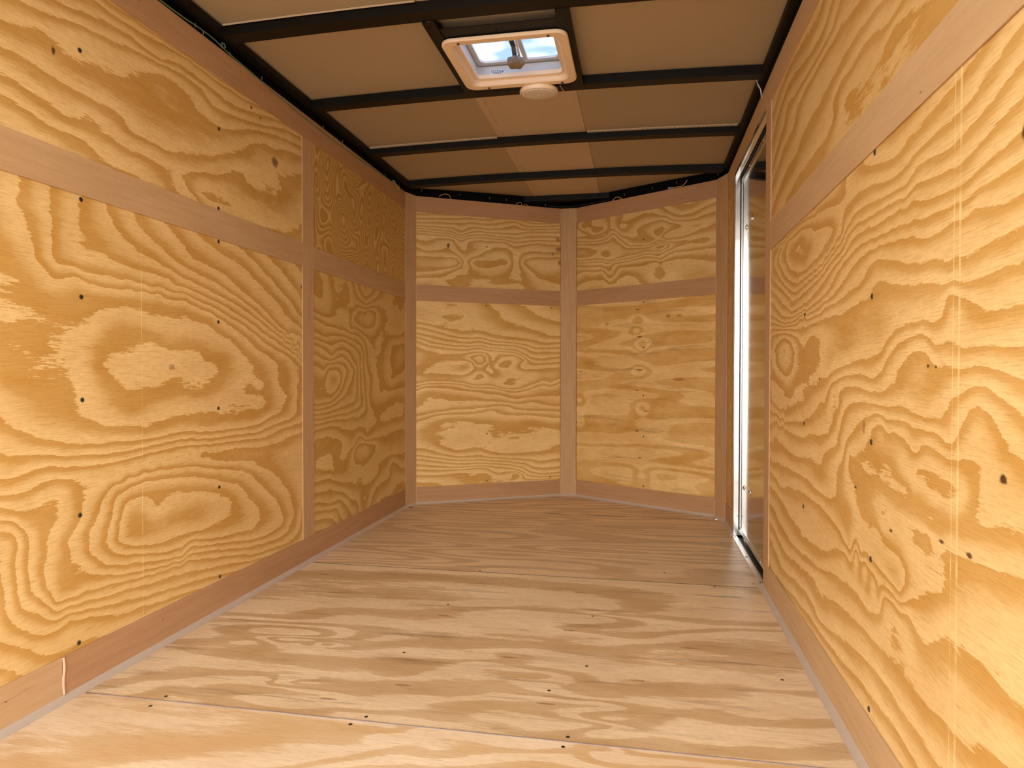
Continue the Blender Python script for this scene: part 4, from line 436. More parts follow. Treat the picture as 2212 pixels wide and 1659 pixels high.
CTRL['lfl'] = ([(2.878,0.787,1),(2.903,0.823,1),(2.95,0.83,1),(2.998,0.826,1),(3.029,0.796,1),(3.011,0.757,1),(2.971,0.732,1),(2.925,0.719,1),(2.881,0.74,1),(2.775,0.845,2),(2.822,0.839,2),(2.869,0.833,2),(2.908,0.856,2),(2.954,0.857,2),(3.002,0.856,2),(3.048,0.846,2),(3.088,0.829,2),(3.074,0.783,2),(3.049,0.744,2),(3.013,0.715,2),(2.969,0.697,2),(2.924,0.686,2),(2.876,0.684,2),(2.829,0.681,2),(2.782,0.679,2),(2.775,0.889,3),(2.821,0.878,3),(2.867,0.872,3),(2.914,0.87,3),(2.961,0.875,3),(3.007,0.882,3),(3.054,0.888,3),(3.099,0.874,3),(3.142,0.856,3),(3.18,0.829,3),(3.162,0.792,3),(3.132,0.756,3),(3.098,0.723,3),(3.057,0.702,3),(3.013,0.686,3),(2.969,0.67,3),(2.922,0.665,3),(2.875,0.662,3),(2.828,0.66,3),(2.781,0.657,3),(2.775,0.932,4),(2.82,0.924,4),(2.864,0.916,4),(2.908,0.906,4),(2.951,0.895,4),(2.992,0.912,4),(3.035,0.92,4),(3.08,0.913,4),(3.124,0.906,4),(3.164,0.885,4),(3.203,0.863,4),(3.223,0.831,4),(3.218,0.786,4),(3.219,0.742,4),(3.214,0.701,4),(3.186,0.669,4),(3.141,0.664,4),(3.096,0.659,4),(3.051,0.654,4),(3.006,0.649,4),(2.962,0.644,4),(2.917,0.642,4),(2.871,0.64,4),(2.826,0.638,4),(2.781,0.635,4),(2.775,0.961,5),(2.821,0.956,5),(2.867,0.952,5),(2.913,0.947,5),(2.959,0.95,5),(3.005,0.956,5),(3.051,0.963,5),(3.096,0.957,5),(3.142,0.951,5),(3.188,0.943,5),(3.227,0.919,5),(3.256,0.89,5),(3.256,0.843,5),(3.256,0.797,5),(3.26,0.751,5),(3.265,0.705,5),(3.274,0.66,5),(3.241,0.644,5),(3.196,0.636,5),(3.15,0.628,5),(3.105,0.621,5),(3.058,0.62,5),(3.012,0.619,5),(2.966,0.618,5),(2.92,0.617,5),(2.874,0.616,5),(2.827,0.615,5),(2.781,0.614,5),(2.776,0.99,6),(2.82,0.983,6),(2.865,0.976,6),(2.91,0.98,6),(2.954,0.989,6),(2.999,0.992,6),(3.044,0.987,6),(3.089,0.982,6),(3.133,0.976,6),(3.178,0.97,6),(3.223,0.96,6),(3.267,0.95,6),(3.293,0.925,6),(3.294,0.88,6),(3.296,0.835,6),(3.298,0.789,6),(3.307,0.745,6),(3.318,0.701,6),(3.331,0.658,6),(3.325,0.624,6),(3.282,0.61,6),(3.239,0.597,6),(3.194,0.597,6),(3.149,0.597,6),(3.103,0.596,6),(3.058,0.596,6),(3.013,0.596,6),(2.968,0.596,6),(2.922,0.596,6),(2.877,0.596,6),(2.776,1.047,7),(2.821,1.04,7),(2.867,1.032,7),(2.913,1.026,7),(2.959,1.023,7),(3.005,1.02,7),(3.051,1.017,7),(3.097,1.013,7),(3.143,1.009,7),(3.189,1.006,7),(3.236,1.002,7),(3.277,0.984,7),(3.318,0.962,7),(3.333,0.923,7),(3.337,0.877,7),(3.344,0.832,7),(3.373,0.796,7),(3.381,0.754,7),(3.376,0.708,7),(3.385,0.667,7),(3.417,0.634,7),(2.776,1.076,8),(2.823,1.072,8),(2.87,1.068,8),(2.917,1.066,8),(2.962,1.081,8),(3.003,1.103,8),(3.041,1.131,8),(3.082,1.155,8),(3.124,1.177,8),(3.135,1.207,8),(3.106,1.241,8),(3.059,1.235,8),(3.012,1.229,8),(2.965,1.223,8),(3.147,1.028,8),(3.136,1.074,8),(3.139,1.114,8),(3.18,1.138,8),(3.221,1.162,8),(3.267,1.16,8),(3.313,1.153,8),(3.36,1.157,8),(3.406,1.168,8),(3.452,1.178,8),(3.499,1.184,8),(3.546,1.187,8),(3.593,1.191,8),(3.64,1.195,8),(3.687,1.198,8),(3.735,1.202,8),(3.782,1.205,8),(3.829,1.209,8),(3.876,1.213,8),(3.186,1.088,9),(3.22,1.122,9),(3.265,1.136,9),(3.361,1.145,9),(3.409,1.145,9),(3.457,1.146,9),(3.481,1.109,9),(3.459,1.081,9),(3.415,1.061,9),(3.369,1.053,9),(3.321,1.052,9),(3.272,1.051,9),(3.227,1.063,9),(3.876,1.055,8),(3.829,1.049,8),(3.783,1.042,8),(3.736,1.035,8),(3.689,1.028,8),(3.642,1.024,8),(3.595,1.025,8),(3.548,1.026,8),(3.515,0.999,8),(3.487,0.96,8),(3.475,0.915,8),(3.465,0.869,8),(3.487,0.828,8),(3.509,0.786,8),(3.524,0.741,8),(3.549,0.711,8),(3.596,0.712,8),(3.643,0.713,8),(3.69,0.714,8),(3.737,0.715,8),(3.876,0.997,9),(3.831,0.989,9),(3.786,0.982,9),(3.741,0.975,9),(3.707,0.956,9),(3.695,0.912,9),(3.687,0.869,9),(3.699,0.825,9),(3.711,0.781,9),(2.781,0.527,8),(2.826,0.528,8),(2.872,0.529,8),(2.917,0.527,8),(2.961,0.514,8),(3.005,0.5,8),(3.037,0.47,8),(3.029,0.44,8),(2.991,0.415,8),(2.953,0.39,8),(2.914,0.366,8),(2.87,0.371,8),(2.825,0.38,8),(2.78,0.389,8),(3.183,0.391,9),(3.199,0.434,9),(3.236,0.451,9),(3.281,0.457,9),(3.326,0.457,9),(3.371,0.447,9),(3.416,0.438,9),(3.46,0.429,9),(3.462,0.384,9),(3.427,0.367,9),(3.382,0.358,9),(3.337,0.348,9),(3.292,0.343,9),(3.247,0.345,9),(3.202,0.349,9),(2.78,0.331,9),(2.828,0.332,9),(2.876,0.332,9),(2.924,0.328,9),(2.97,0.314,9),(3.016,0.299,9),(3.062,0.287,9),(3.11,0.281,9),(3.158,0.276,9),(3.206,0.271,9),(3.251,0.26,9),(3.288,0.228,9),(3.315,0.193,9),(3.306,0.146,9),(2.779,0.287,10),(2.826,0.283,10),(2.873,0.28,10),(2.919,0.276,10),(2.965,0.268,10),(3.009,0.254,10),(3.054,0.239,10),(3.098,0.225,10),(3.14,0.205,10),(3.181,0.183,10),(3.223,0.161,10),(2.779,0.243,11),(2.827,0.235,11),(2.875,0.226,11),(2.923,0.219,11),(2.971,0.217,11),(3.019,0.213,11),(3.062,0.19,11),(3.105,0.167,11),(2.779,0.207,12),(2.825,0.201,12),(2.871,0.195,12),(2.917,0.19,12),(2.963,0.187,12),(3.003,0.172,12),(3.03,0.134,12),(3.875,0.485,8),(3.829,0.483,8),(3.784,0.48,8),(3.738,0.478,8),(3.693,0.476,8),(3.647,0.474,8),(3.602,0.472,8),(3.556,0.47,8),(3.511,0.47,8),(3.465,0.469,8),(3.42,0.468,8),(3.374,0.468,8),(3.329,0.469,8),(3.193,0.457,8),(3.149,0.447,8),(3.109,0.426,8),(3.069,0.405,8),(3.027,0.387,8),(2.985,0.369,8),(2.943,0.351,8),(3.051,0.549,7),(3.096,0.547,7),(3.142,0.545,7),(3.188,0.543,7),(3.234,0.541,7),(3.279,0.539,7),(3.325,0.539,7),(3.371,0.541,7),(3.417,0.544,7),(3.462,0.546,7),(3.508,0.549,7),(3.554,0.55,7),(3.6,0.55,7),(3.646,0.551,7),(3.691,0.551,7),(3.737,0.552,7),(3.783,0.553,7),(3.829,0.553,7),(3.875,0.554,7),(3.874,0.337,9),(3.827,0.34,9),(3.781,0.343,9),(3.734,0.347,9),(3.687,0.35,9),(3.641,0.349,9),(3.594,0.341,9),(3.548,0.333,9),(3.515,0.305,9),(3.487,0.267,9),(3.442,0.257,9),(3.396,0.249,9),(3.349,0.241,9),(3.874,0.258,10),(3.829,0.272,10),(3.785,0.285,10),(3.74,0.299,10),(3.702,0.296,10),(3.678,0.255,10),(3.65,0.22,10),(3.604,0.215,10),(3.558,0.209,10),(3.511,0.203,10),(3.465,0.197,10),(3.429,0.169,10),(3.393,0.138,10)], 1.0)
CTRL['f2'] = ([(-0.707,1.523,0.5),(-0.644,1.521,0.5),(-0.58,1.527,0.5),(-0.517,1.53,0.5),(-0.454,1.519,0.5),(-0.398,1.541,0.5),(-0.336,1.532,0.5),(-0.272,1.527,0.5),(-0.209,1.528,0.5),(-0.147,1.544,0.5),(-0.09,1.572,0.5),(-0.707,1.538,1.5),(-0.645,1.541,1.5),(-0.585,1.55,1.5),(-0.525,1.557,1.5),(-0.492,1.592,1.5),(-0.454,1.624,1.5),(-0.395,1.638,1.5),(-0.335,1.651,1.5),(-0.274,1.65,1.5),(-0.218,1.668,1.5),(-0.157,1.664,1.5),(-0.096,1.663,1.5),(-0.885,1.545,2.5),(-0.821,1.545,2.5),(-0.759,1.558,2.5),(-0.714,1.598,2.5),(-0.651,1.606,2.5),(-0.59,1.627,2.5),(-0.529,1.637,2.5),(-0.467,1.641,2.5),(-0.409,1.665,2.5),(-0.352,1.686,2.5),(-0.288,1.682,2.5),(-0.161,1.678,2.5),(-0.097,1.686,2.5),(-0.929,1.622,3.5),(-0.868,1.63,3.5),(-0.807,1.634,3.5),(-0.756,1.637,3.5),(-0.719,1.684,3.5),(-0.662,1.702,3.5),(-0.602,1.708,3.5),(-0.542,1.723,3.5),(-0.484,1.739,3.5),(-0.424,1.739,3.5),(-0.365,1.748,3.5),(-0.312,1.778,3.5),(-0.267,1.819,3.5),(-0.276,1.829,4.5),(-0.34,1.84,4.5),(-0.402,1.857,4.5),(-0.463,1.858,4.5),(-0.523,1.834,4.5),(-0.562,1.786,4.5),(-0.604,1.739,4.5),(-0.664,1.718,4.5),(-0.723,1.734,4.5),(-0.786,1.744,4.5),(-0.84,1.716,4.5),(-0.886,1.671,4.5),(-0.942,1.645,4.5),(-1.037,1.811,5.5),(-0.976,1.817,5.5),(-0.914,1.823,5.5),(-0.853,1.823,5.5),(-0.791,1.822,5.5),(-0.731,1.833,5.5),(-0.672,1.85,5.5),(-0.61,1.854,5.5),(-0.549,1.858,5.5),(-0.487,1.867,5.5),(-0.427,1.877,5.5),(-0.412,1.921,5.5),(-0.375,1.932,5.5),(-0.326,1.895,5.5),(-0.277,1.857,5.5),(-1.074,1.876,6.5),(-1.013,1.884,6.5),(-0.953,1.889,6.5),(-0.893,1.879,6.5),(-0.832,1.869,6.5),(-0.775,1.878,6.5),(-0.722,1.909,6.5),(-0.667,1.922,6.5),(-0.609,1.903,6.5),(-0.553,1.922,6.5),(-0.494,1.936,6.5),(-0.434,1.95,6.5),(-1.095,1.912,7.5),(-1.035,1.92,7.5),(-0.975,1.921,7.5),(-0.915,1.916,7.5),(-0.857,1.93,7.5),(-0.804,1.957,7.5),(-0.757,1.994,7.5),(-0.705,2.025,7.5),(-0.649,2.045,7.5),(-0.589,2.049,7.5),(-0.529,2.053,7.5),(-0.472,2.033,7.5),(-0.418,2.053,7.5),(-0.361,2.071,7.5),(-0.301,2.078,7.5),(-0.241,2.086,7.5),(-0.182,2.094,7.5),(-0.122,2.101,7.5),(-1.18,2.062,8.5),(-1.118,2.063,8.5),(-1.062,2.087,8.5),(-1.008,2.119,8.5),(-0.953,2.147,8.5),(-0.891,2.147,8.5),(-0.828,2.147,8.5),(-0.766,2.147,8.5),(-0.704,2.142,8.5),(-0.648,2.169,8.5),(-0.6,2.206,8.5),(-0.56,2.25,8.5),(-0.502,2.274,8.5),(-0.444,2.297,8.5),(-0.382,2.298,8.5),(-0.32,2.295,8.5),(-0.257,2.293,8.5),(-0.195,2.29,8.5),(-0.133,2.287,8.5),(-1.202,2.1,9.5),(-1.153,2.137,9.5),(-1.098,2.167,9.5),(-1.043,2.195,9.5),(-0.982,2.204,9.5),(-0.92,2.21,9.5),(-0.859,2.215,9.5),(-0.797,2.218,9.5),(-0.737,2.233,9.5),(-0.681,2.258,9.5),(-0.624,2.284,9.5),(-0.564,2.297,9.5),(-0.503,2.307,9.5),(-0.443,2.324,9.5),(-0.383,2.34,9.5),(-0.322,2.339,9.5),(-0.26,2.338,9.5),(-0.198,2.337,9.5),(-0.136,2.337,9.5),(-1.346,2.417,10.5),(-1.283,2.41,10.5),(-1.237,2.436,10.5),(-1.197,2.478,10.5),(-1.134,2.482,10.5),(-1.071,2.486,10.5),(-1.008,2.49,10.5),(-0.946,2.493,10.5),(-0.883,2.5,10.5),(-0.826,2.526,10.5),(-0.767,2.547,10.5),(-0.704,2.547,10.5),(-0.641,2.548,10.5),(-0.578,2.546,10.5),(-0.515,2.544,10.5),(-0.453,2.542,10.5),(-0.39,2.537,10.5),(-0.327,2.53,10.5),(-0.265,2.523,10.5),(-0.202,2.516,10.5),(-0.139,2.509,10.5),(-1.365,2.594,11.5),(-1.306,2.609,11.5),(-1.247,2.624,11.5),(-1.188,2.639,11.5),(-1.128,2.648,11.5),(-1.067,2.656,11.5),(-1.007,2.665,11.5),(-0.946,2.662,11.5),(-0.885,2.657,11.5),(-0.824,2.653,11.5),(-0.763,2.65,11.5),(-0.702,2.65,11.5),(-0.641,2.649,11.5),(-0.58,2.648,11.5),(-0.519,2.646,11.5),(-0.458,2.644,11.5),(-0.397,2.641,11.5),(-0.336,2.639,11.5),(-0.275,2.636,11.5),(-0.214,2.633,11.5),(-0.153,2.631,11.5),(0.021,1.496,0.5),(0.089,1.496,0.5),(0.158,1.496,0.5),(0.227,1.498,0.5),(0.295,1.5,0.5),(0.362,1.514,0.5),(0.428,1.533,0.5),(-0.083,1.515,1.5),(-0.021,1.529,1.5),(0.042,1.543,1.5),(0.106,1.537,1.5),(0.169,1.532,1.5),(0.232,1.544,1.5),(0.295,1.557,1.5),(0.357,1.573,1.5),(0.42,1.588,1.5),(-0.084,1.54,2.5),(-0.023,1.566,2.5),(0.036,1.598,2.5),(0.087,1.642,2.5),(0.154,1.636,2.5),(0.221,1.632,2.5),(0.288,1.641,2.5),(0.355,1.649,2.5),(0.422,1.658,2.5),(-0.088,1.6,3.5),(-0.031,1.622,3.5),(0.023,1.649,3.5),(0.075,1.68,3.5),(0.132,1.701,3.5),(0.187,1.693,3.5),(0.243,1.673,3.5),(0.303,1.676,3.5),(0.362,1.692,3.5),(0.421,1.707,3.5),(-0.094,1.704,4.5),(-0.036,1.725,4.5),(0.021,1.721,4.5),(0.078,1.746,4.5),(0.138,1.76,4.5),(0.199,1.771,4.5),(0.258,1.787,4.5),(0.311,1.819,4.5),(0.313,1.832,5.5),(0.262,1.853,5.5),(0.201,1.852,5.5),(0.14,1.845,5.5),(0.08,1.838,5.5),(0.02,1.829,5.5),(-0.04,1.817,5.5),(-0.1,1.806,5.5),(-0.106,1.92,6.5),(-0.057,1.963,6.5),(-0.008,2.005,6.5),(0.041,2.048,6.5),(0.079,2.022,6.5),(0.122,1.976,6.5),(0.181,1.95,6.5),(0.243,1.933,6.5),(0.308,1.932,6.5),(0.371,1.947,6.5),(0.434,1.962,6.5),(-0.113,2.042,7.5),(-0.05,2.06,7.5),(0.012,2.078,7.5),(0.074,2.097,7.5),(0.135,2.119,7.5),(0.2,2.128,7.5),(0.261,2.115,7.5),(0.318,2.13,7.5),(0.376,2.159,7.5),(0.441,2.165,7.5),(-0.052,2.106,8.5),(0.011,2.116,8.5),(0.067,2.148,8.5),(0.124,2.178,8.5),(0.185,2.199,8.5),(0.246,2.22,8.5),(0.307,2.239,8.5),(0.372,2.246,8.5),(0.436,2.254,8.5),(-0.119,2.157,9.5),(-0.057,2.165,9.5),(0.005,2.173,9.5),(0.066,2.184,9.5),(0.124,2.208,9.5),(0.182,2.232,9.5),(0.242,2.248,9.5),(0.303,2.263,9.5),(0.365,2.267,9.5),(0.428,2.272,9.5),(-0.128,2.304,10.5),(-0.06,2.302,10.5),(0.007,2.3,10.5),(0.074,2.293,10.5),(0.141,2.287,10.5),(0.208,2.28,10.5),(0.275,2.281,10.5),(0.342,2.29,10.5),(0.409,2.298,10.5),(-0.069,2.334,11.5),(-0.009,2.337,11.5),(0.051,2.335,11.5),(0.111,2.331,11.5),(0.171,2.327,11.5),(0.23,2.323,11.5),(0.29,2.326,11.5),(0.35,2.331,11.5),(0.41,2.336,11.5),(-1.165,1.516,0.5),(-1.104,1.507,0.5),(-1.044,1.498,0.5),(-0.983,1.492,0.5),(-0.922,1.489,0.5),(-0.861,1.486,0.5),(-0.8,1.49,0.5),(-0.739,1.494,0.5),(-1.232,1.522,1.5),(-1.201,1.571,1.5),(-1.14,1.57,1.5),(-1.087,1.596,1.5),(-1.028,1.605,1.5),(-0.967,1.606,1.5),(-0.907,1.601,1.5),(-0.847,1.595,1.5),(-0.786,1.589,1.5),(-1.223,1.593,2.5),(-1.16,1.622,2.5),(-1.092,1.634,2.5),(-1.023,1.643,2.5),(-0.954,1.645,2.5),(-0.884,1.646,2.5),(-0.814,1.646,2.5),(-1.363,1.576,3.5),(-1.313,1.612,3.5),(-1.263,1.649,3.5),(-1.205,1.67,3.5),(-1.144,1.674,3.5),(-1.082,1.677,3.5),(-1.02,1.679,3.5),(-0.959,1.682,3.5),(-0.897,1.685,3.5),(-0.835,1.688,3.5),(-1.385,1.804,4.5),(-1.318,1.791,4.5),(-1.256,1.803,4.5),(-1.197,1.838,4.5),(-1.139,1.871,4.5),(-0.935,1.891,4.5),(-1.361,1.849,5.5),(-1.296,1.871,5.5),(-1.23,1.892,5.5),(-1.164,1.911,5.5),(-1.097,1.926,5.5),(-1.028,1.933,5.5),(-0.96,1.941,5.5)], 3.0)
CTRL['f1'] = ([(-0.843,1.472,-0.5),(-0.782,1.47,-0.5),(-0.722,1.468,-0.5),(-0.661,1.467,-0.5),(-0.6,1.468,-0.5),(-0.539,1.469,-0.5),(-0.775,1.352,-1.5),(-0.713,1.363,-1.5),(-0.651,1.375,-1.5),(-0.591,1.393,-1.5),(-0.57,1.441,-1.5),(-0.515,1.47,-1.5),(-0.701,1.292,-2.5),(-0.647,1.322,-2.5),(-0.594,1.353,-2.5),(-0.542,1.385,-2.5),(-0.488,1.403,-2.5),(-0.428,1.396,-2.5),(-0.379,1.429,-2.5),(-0.319,1.439,-2.5),(-0.257,1.438,-2.5),(-0.198,1.452,-2.5),(-0.14,1.472,-2.5),(-0.082,1.492,-2.5),(-0.674,1.29,-3.5),(-0.616,1.316,-3.5),(-0.56,1.345,-3.5),(-0.503,1.371,-3.5),(-0.442,1.364,-3.5),(-0.382,1.383,-3.5),(-0.323,1.406,-3.5),(-0.263,1.423,-3.5),(-0.201,1.433,-3.5),(-0.14,1.45,-3.5),(-0.081,1.471,-3.5),(-1.378,1.48,-0.5),(-1.313,1.475,-0.5),(-1.248,1.47,-0.5),(-1.183,1.466,-0.5),(-1.118,1.462,-0.5),(-1.053,1.464,-0.5),(-0.988,1.466,-0.5),(-0.923,1.469,-0.5),(-0.858,1.471,-0.5),(-1.309,1.426,-0.5),(-1.25,1.437,-0.5),(-1.19,1.437,-0.5),(-1.13,1.436,-0.5),(-1.07,1.438,-0.5),(-1.01,1.441,-0.5),(-0.95,1.443,-0.5),(-1.009,1.422,-0.5),(-1.07,1.419,-0.5),(-1.13,1.416,-0.5),(-1.19,1.416,-0.5),(-1.25,1.419,-0.5),(-1.267,1.369,-0.5),(-1.206,1.385,-0.5),(-1.144,1.392,-0.5),(-1.081,1.398,-0.5),(-1.018,1.4,-0.5),(-0.956,1.402,-0.5),(-0.893,1.398,-0.5),(-0.892,1.382,-0.5),(-0.953,1.369,-0.5),(-1.016,1.365,-0.5),(-1.078,1.364,-0.5),(-1.141,1.366,-0.5),(-1.204,1.367,-0.5),(-1.389,1.257,-0.5),(-1.329,1.261,-0.5),(-1.269,1.259,-0.5),(-1.252,1.248,-0.5),(-1.312,1.243,-0.5),(-1.372,1.242,-0.5),(-1.358,1.229,-0.5),(-1.278,1.229,-0.5),(-1.325,1.199,-0.5),(-1.106,1.203,-1.5),(-1.045,1.229,-1.5),(-0.984,1.255,-1.5),(-0.923,1.279,-1.5),(-0.866,1.313,-1.5),(-0.807,1.34,-1.5),(-0.743,1.355,-1.5),(-0.678,1.37,-1.5),(-0.018,1.48,-0.5),(0.045,1.477,-0.5),(0.108,1.479,-0.5),(0.171,1.481,-0.5),(0.234,1.485,-0.5),(0.297,1.49,-0.5),(0.36,1.495,-0.5),(0.422,1.5,-0.5),(-0.08,1.454,-1.5),(-0.001,1.464,-1.5),(0.078,1.467,-1.5),(0.157,1.463,-1.5)], 3.0)

# ------------------------------------------------------------------ wood fields and materials per sheet
HONEY_L = srgb(226, 176, 112); HONEY_D = srgb(196, 134, 66)
def W(l, d):
    return l, d
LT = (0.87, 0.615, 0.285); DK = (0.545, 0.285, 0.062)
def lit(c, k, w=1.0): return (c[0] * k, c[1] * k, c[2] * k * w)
MP = {
 'll': plywood('ply_left_lower', LT, DK, 1, spots=[(1.847, .831, .018, .012, .5), (2.654, 1.176, .006, .012, .9)], lines=[(1.72, .0012, .5)]),
 'lu': plywood('ply_left_upper', LT, lit(DK, .95), 2, jag=.36, spots=[(2.447, 1.636, .030, .024, .75), (1.428, 1.595, .008, .012, .9), (2.284, 1.785, .009, .006, .9), (2.346, 1.769, .006, .005, .9)]),
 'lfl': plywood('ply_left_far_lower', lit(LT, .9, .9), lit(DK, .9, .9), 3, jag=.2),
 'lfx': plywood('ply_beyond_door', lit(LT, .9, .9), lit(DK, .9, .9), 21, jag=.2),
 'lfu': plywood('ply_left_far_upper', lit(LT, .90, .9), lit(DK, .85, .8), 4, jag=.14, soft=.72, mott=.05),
 'rl': plywood('ply_right_lower', LT, DK, 5, spots=[(.985, .675, .011, .009, .95), (.945, 1.108, .008, .012, .9), (1.225, .825, .007, .004, .9), (1.194, .823, .006, .004, .9), (1.916, .8, .008, .004, .9), (1.167, .55, .012, .005, .9), (1.076, .552, .012, .005, .9), (1.602, .564, .012, .004, .9), (1.387, .518, .010, .004, .9), (2.15, .841, .006, .004, .8), (1.55, .70, .012, .02, .5)], lines=[(1.115, .0035, .45), (1.135, .0018, .4)]),
 'ru': plywood('ply_right_upper', lit(LT, .95), lit(DK, 1.02), 6),
 'nll': plywood('ply_front_left_lower', lit(LT, 1.06), lit(DK, 1.06), 7, jag=.25),
 'nlu': plywood('ply_front_left_upper', lit(LT, .95), lit(DK, .95), 8, jag=.25, spots=[(.205, 1.618, .012, .018, .85), (.95, 1.705, .018, .022, .62), (.955, 1.638, .03, .02, .66), (.912, 1.605, .010, .010, .66), (.965, 1.55, .016, .024, .66), (.38, 1.603, .008, .005, .8)]),
 'nrl': plywood('ply_front_right_lower', lit(LT, 1.06), lit(DK, 1.06), 9, jag=.3, grey=.6, two=1.0, mott=.5, spots=[(.465, 1.21, .018, .004, .9), (.482, 1.044, .022, .005, .85), (.48, .839, .035, .005, .85), (.032, .828, .014, .004, .9), (.464, .713, .018, .004, .85), (.53, .587, .03, .004, .8), (.468, .462, .018, .005, .9), (.003, .494, .01, .005, .9), (.489, .297, .018, .004, .9), (.678, 1.16, .020, .014, .5), (.748, 1.159, .02, .010, .5), (.24, 1.132, .02, .012, .4), (.748, .781, .05, .012, .5)]),
 'nru': plywood('ply_front_right_upper', lit(LT, .95), lit(DK, .95), 10, knots=.6, jag=.25),
 'f1': plywood('ply_floor_near', (.95, .78, .54), (.68, .44, .21), 11, two=1.0, mott=.35, streak=.5, jag=.3, knots=0, grey=.1, jagv=40),
 'f2': plywood('ply_floor_middle', (.95, .77, .50), (.56, .36, .17), 12, two=1.0, mott=.35, streak=.6, jag=.36, grey=.75, jagv=40, spots=[(x, y, .03, .006, .55) for x, y in ((-.365, 2.117), (-.22, 2.141), (-.226, 2.522), (-.227, 1.652), (-1.26, 2.559), (-.763, 1.573), (.342, 2.579), (-.646, 2.193), (-.368, 1.904), (-.003, 1.824), (.144, 2.07), (-.608, 1.68))]),
 'f3': plywood('ply_floor_far', (.92, .71, .45), (.60, .41, .22), 13, two=1.0, mott=.35, streak=.55, jag=.3, knots=.4, grey=.4, jagv=40),
}
FIELDS = {
 'lfl': dict(seed=3, fu=3, fv=3),
 'll': dict(seed=1, amp=1.6, fu=.9, fv=1.6, base=(0.5, 1.0), blobs=[(1.9, .86, .45, .25, -5), (2.0, .38, .4, .16, -5)]),
 'lu': dict(seed=2, amp=2.2, fu=.7, fv=3.0, base=(1.0, 9.0)),
 'lfx': dict(seed=3, amp=2.6, fu=3.0, fv=1.6, base=(4, 2)),
 'lfu': dict(seed=4, amp=3.0, fu=4.5, fv=3.0, base=(3, 6)),
 'rl': dict(seed=5, amp=2.4, fu=1.2, fv=2.0, base=(1.5, 2)),
 'ru': dict(seed=6, amp=2.0, fu=.8, fv=4.0, base=(1, 10)),
 'nll': dict(seed=7, amp=1.6, fu=1.0, fv=3.0, base=(0, 14)),
 'nlu': dict(seed=8, amp=1.6, fu=1.6, fv=3.0, base=(0, 13)),
 'nrl': dict(seed=9, amp=1.3, fu=.7, fv=4.5, base=(0, 3), blobs=[(.50, .98, .05, .05, 2.6), (.48, .84, .06, .04, -2.2), (.50, .60, .06, .045, 2.4), (.50, .19, .075, .05, 2.8), (.03, .64, .05, .04, 2), (.02, .50, .06, .04, -2), (.47, 1.15, .05, .03, 2), (.46, 1.08, .04, .03, -2)]),
 'nru': dict(seed=10, amp=1.6, fu=1.4, fv=3.0, base=(0, 12)),
 'f1': dict(seed=11, amp=2.0, fu=.7, fv=3.0, base=(0, 8)),
 'f2': dict(seed=12, amp=2.2, fu=.8, fv=4.0, base=(0, 7)),
 'f3': dict(seed=13, amp=2.0, fu=.8, fv=4.0, base=(0, 7)),
}
for k_, c_ in CTRL.items():
    FIELDS[k_]['ctrl'] = c_[0]; FIELDS[k_]['asp'] = c_[1]

# ------------------------------------------------------------------ floor
bm = bmesh.new()
lo = [(-1.45, YB), (0.70, YB), (0.70, 3.96), (0.47, 3.96), (-0.40, 4.62), (-0.55, 4.62), (-1.45, 4.02)]
a_ = [bm.verts.new((x, y, -0.06)) for x, y in lo]; b_ = [bm.verts.new((x, y, -0.012)) for x, y in lo]
bm.faces.new(a_[::-1]); bm.faces.new(b_)
for i in range(len(lo)):
    j = (i + 1) % len(lo); bm.faces.new((a_[i], a_[j], b_[j], b_[i]))
floor = tag(from_bm('floor', bm, M_CAV), 'plywood floor sheets between the trailer walls', 'floor', kind='structure')
G = 0.0012
def floor_sheet(y0, y1, key):
    return sheet('plywood_sheet', (XL + 0.002, y0 + G, 0), (1, 0, 0), (0, 1, 0), XR - XL - 0.004, y1 - y0 - 2 * G, MP[key], FIELDS[key], floor, 0.014, 0.0115, (XL + 0.002, y0 + G))
FS = [floor_sheet(YB, 0.267, 'f1'), floor_sheet(0.267, 1.487, 'f1'), floor_sheet(1.487, 2.707, 'f2'), floor_sheet(2.707, 3.927, 'f3')]
# last piece follows the V of the nose
def nose_y(x):
    if x < P2[0]: return P1[1] + (x - P1[0]) * (P2[1] - P1[1]) / (P2[0] - P1[0])
    if x > P3[0]: return P3[1] + (x - P3[0]) * (P4[1] - P3[1]) / (P4[0] - P3[0])
    return P2[1]
FS.append(sheet('plywood_sheet', (P1[0], 3.927 + G, 0), (1, 0, 0), (0, 1, 0), P4[0] - P1[0], 0.6, MP['f3'], FIELDS['f3'], floor, 0.014, 0.0115, (P1[0], 3.927 + G), clip=lambda a: nose_y(P1[0] + a) - 3.927 - G))
for (x, y) in ((-0.636, 1.508), (-0.658, 1.468), (-0.158, 1.508), (-0.164, 1.466), (-1.17, 1.508), (-1.173, 1.457), (0.351, 1.459), (-0.651, 2.727), (0.43, 2.756), (-0.675, 1.878), (-0.229, 1.722), (-0.157, 2.283), (-0.146, 1.887), (-0.665, 2.302), (0.278, 2.687), (0.371, 1.9), (0.096, 2.844)):
    s_ = FS[1] if y < 1.487 else FS[2] if y < 2.707 else FS[3]
    screw(s_, (x, y, 0.0), (0, 0, 1), 0.0046, 0.0008)

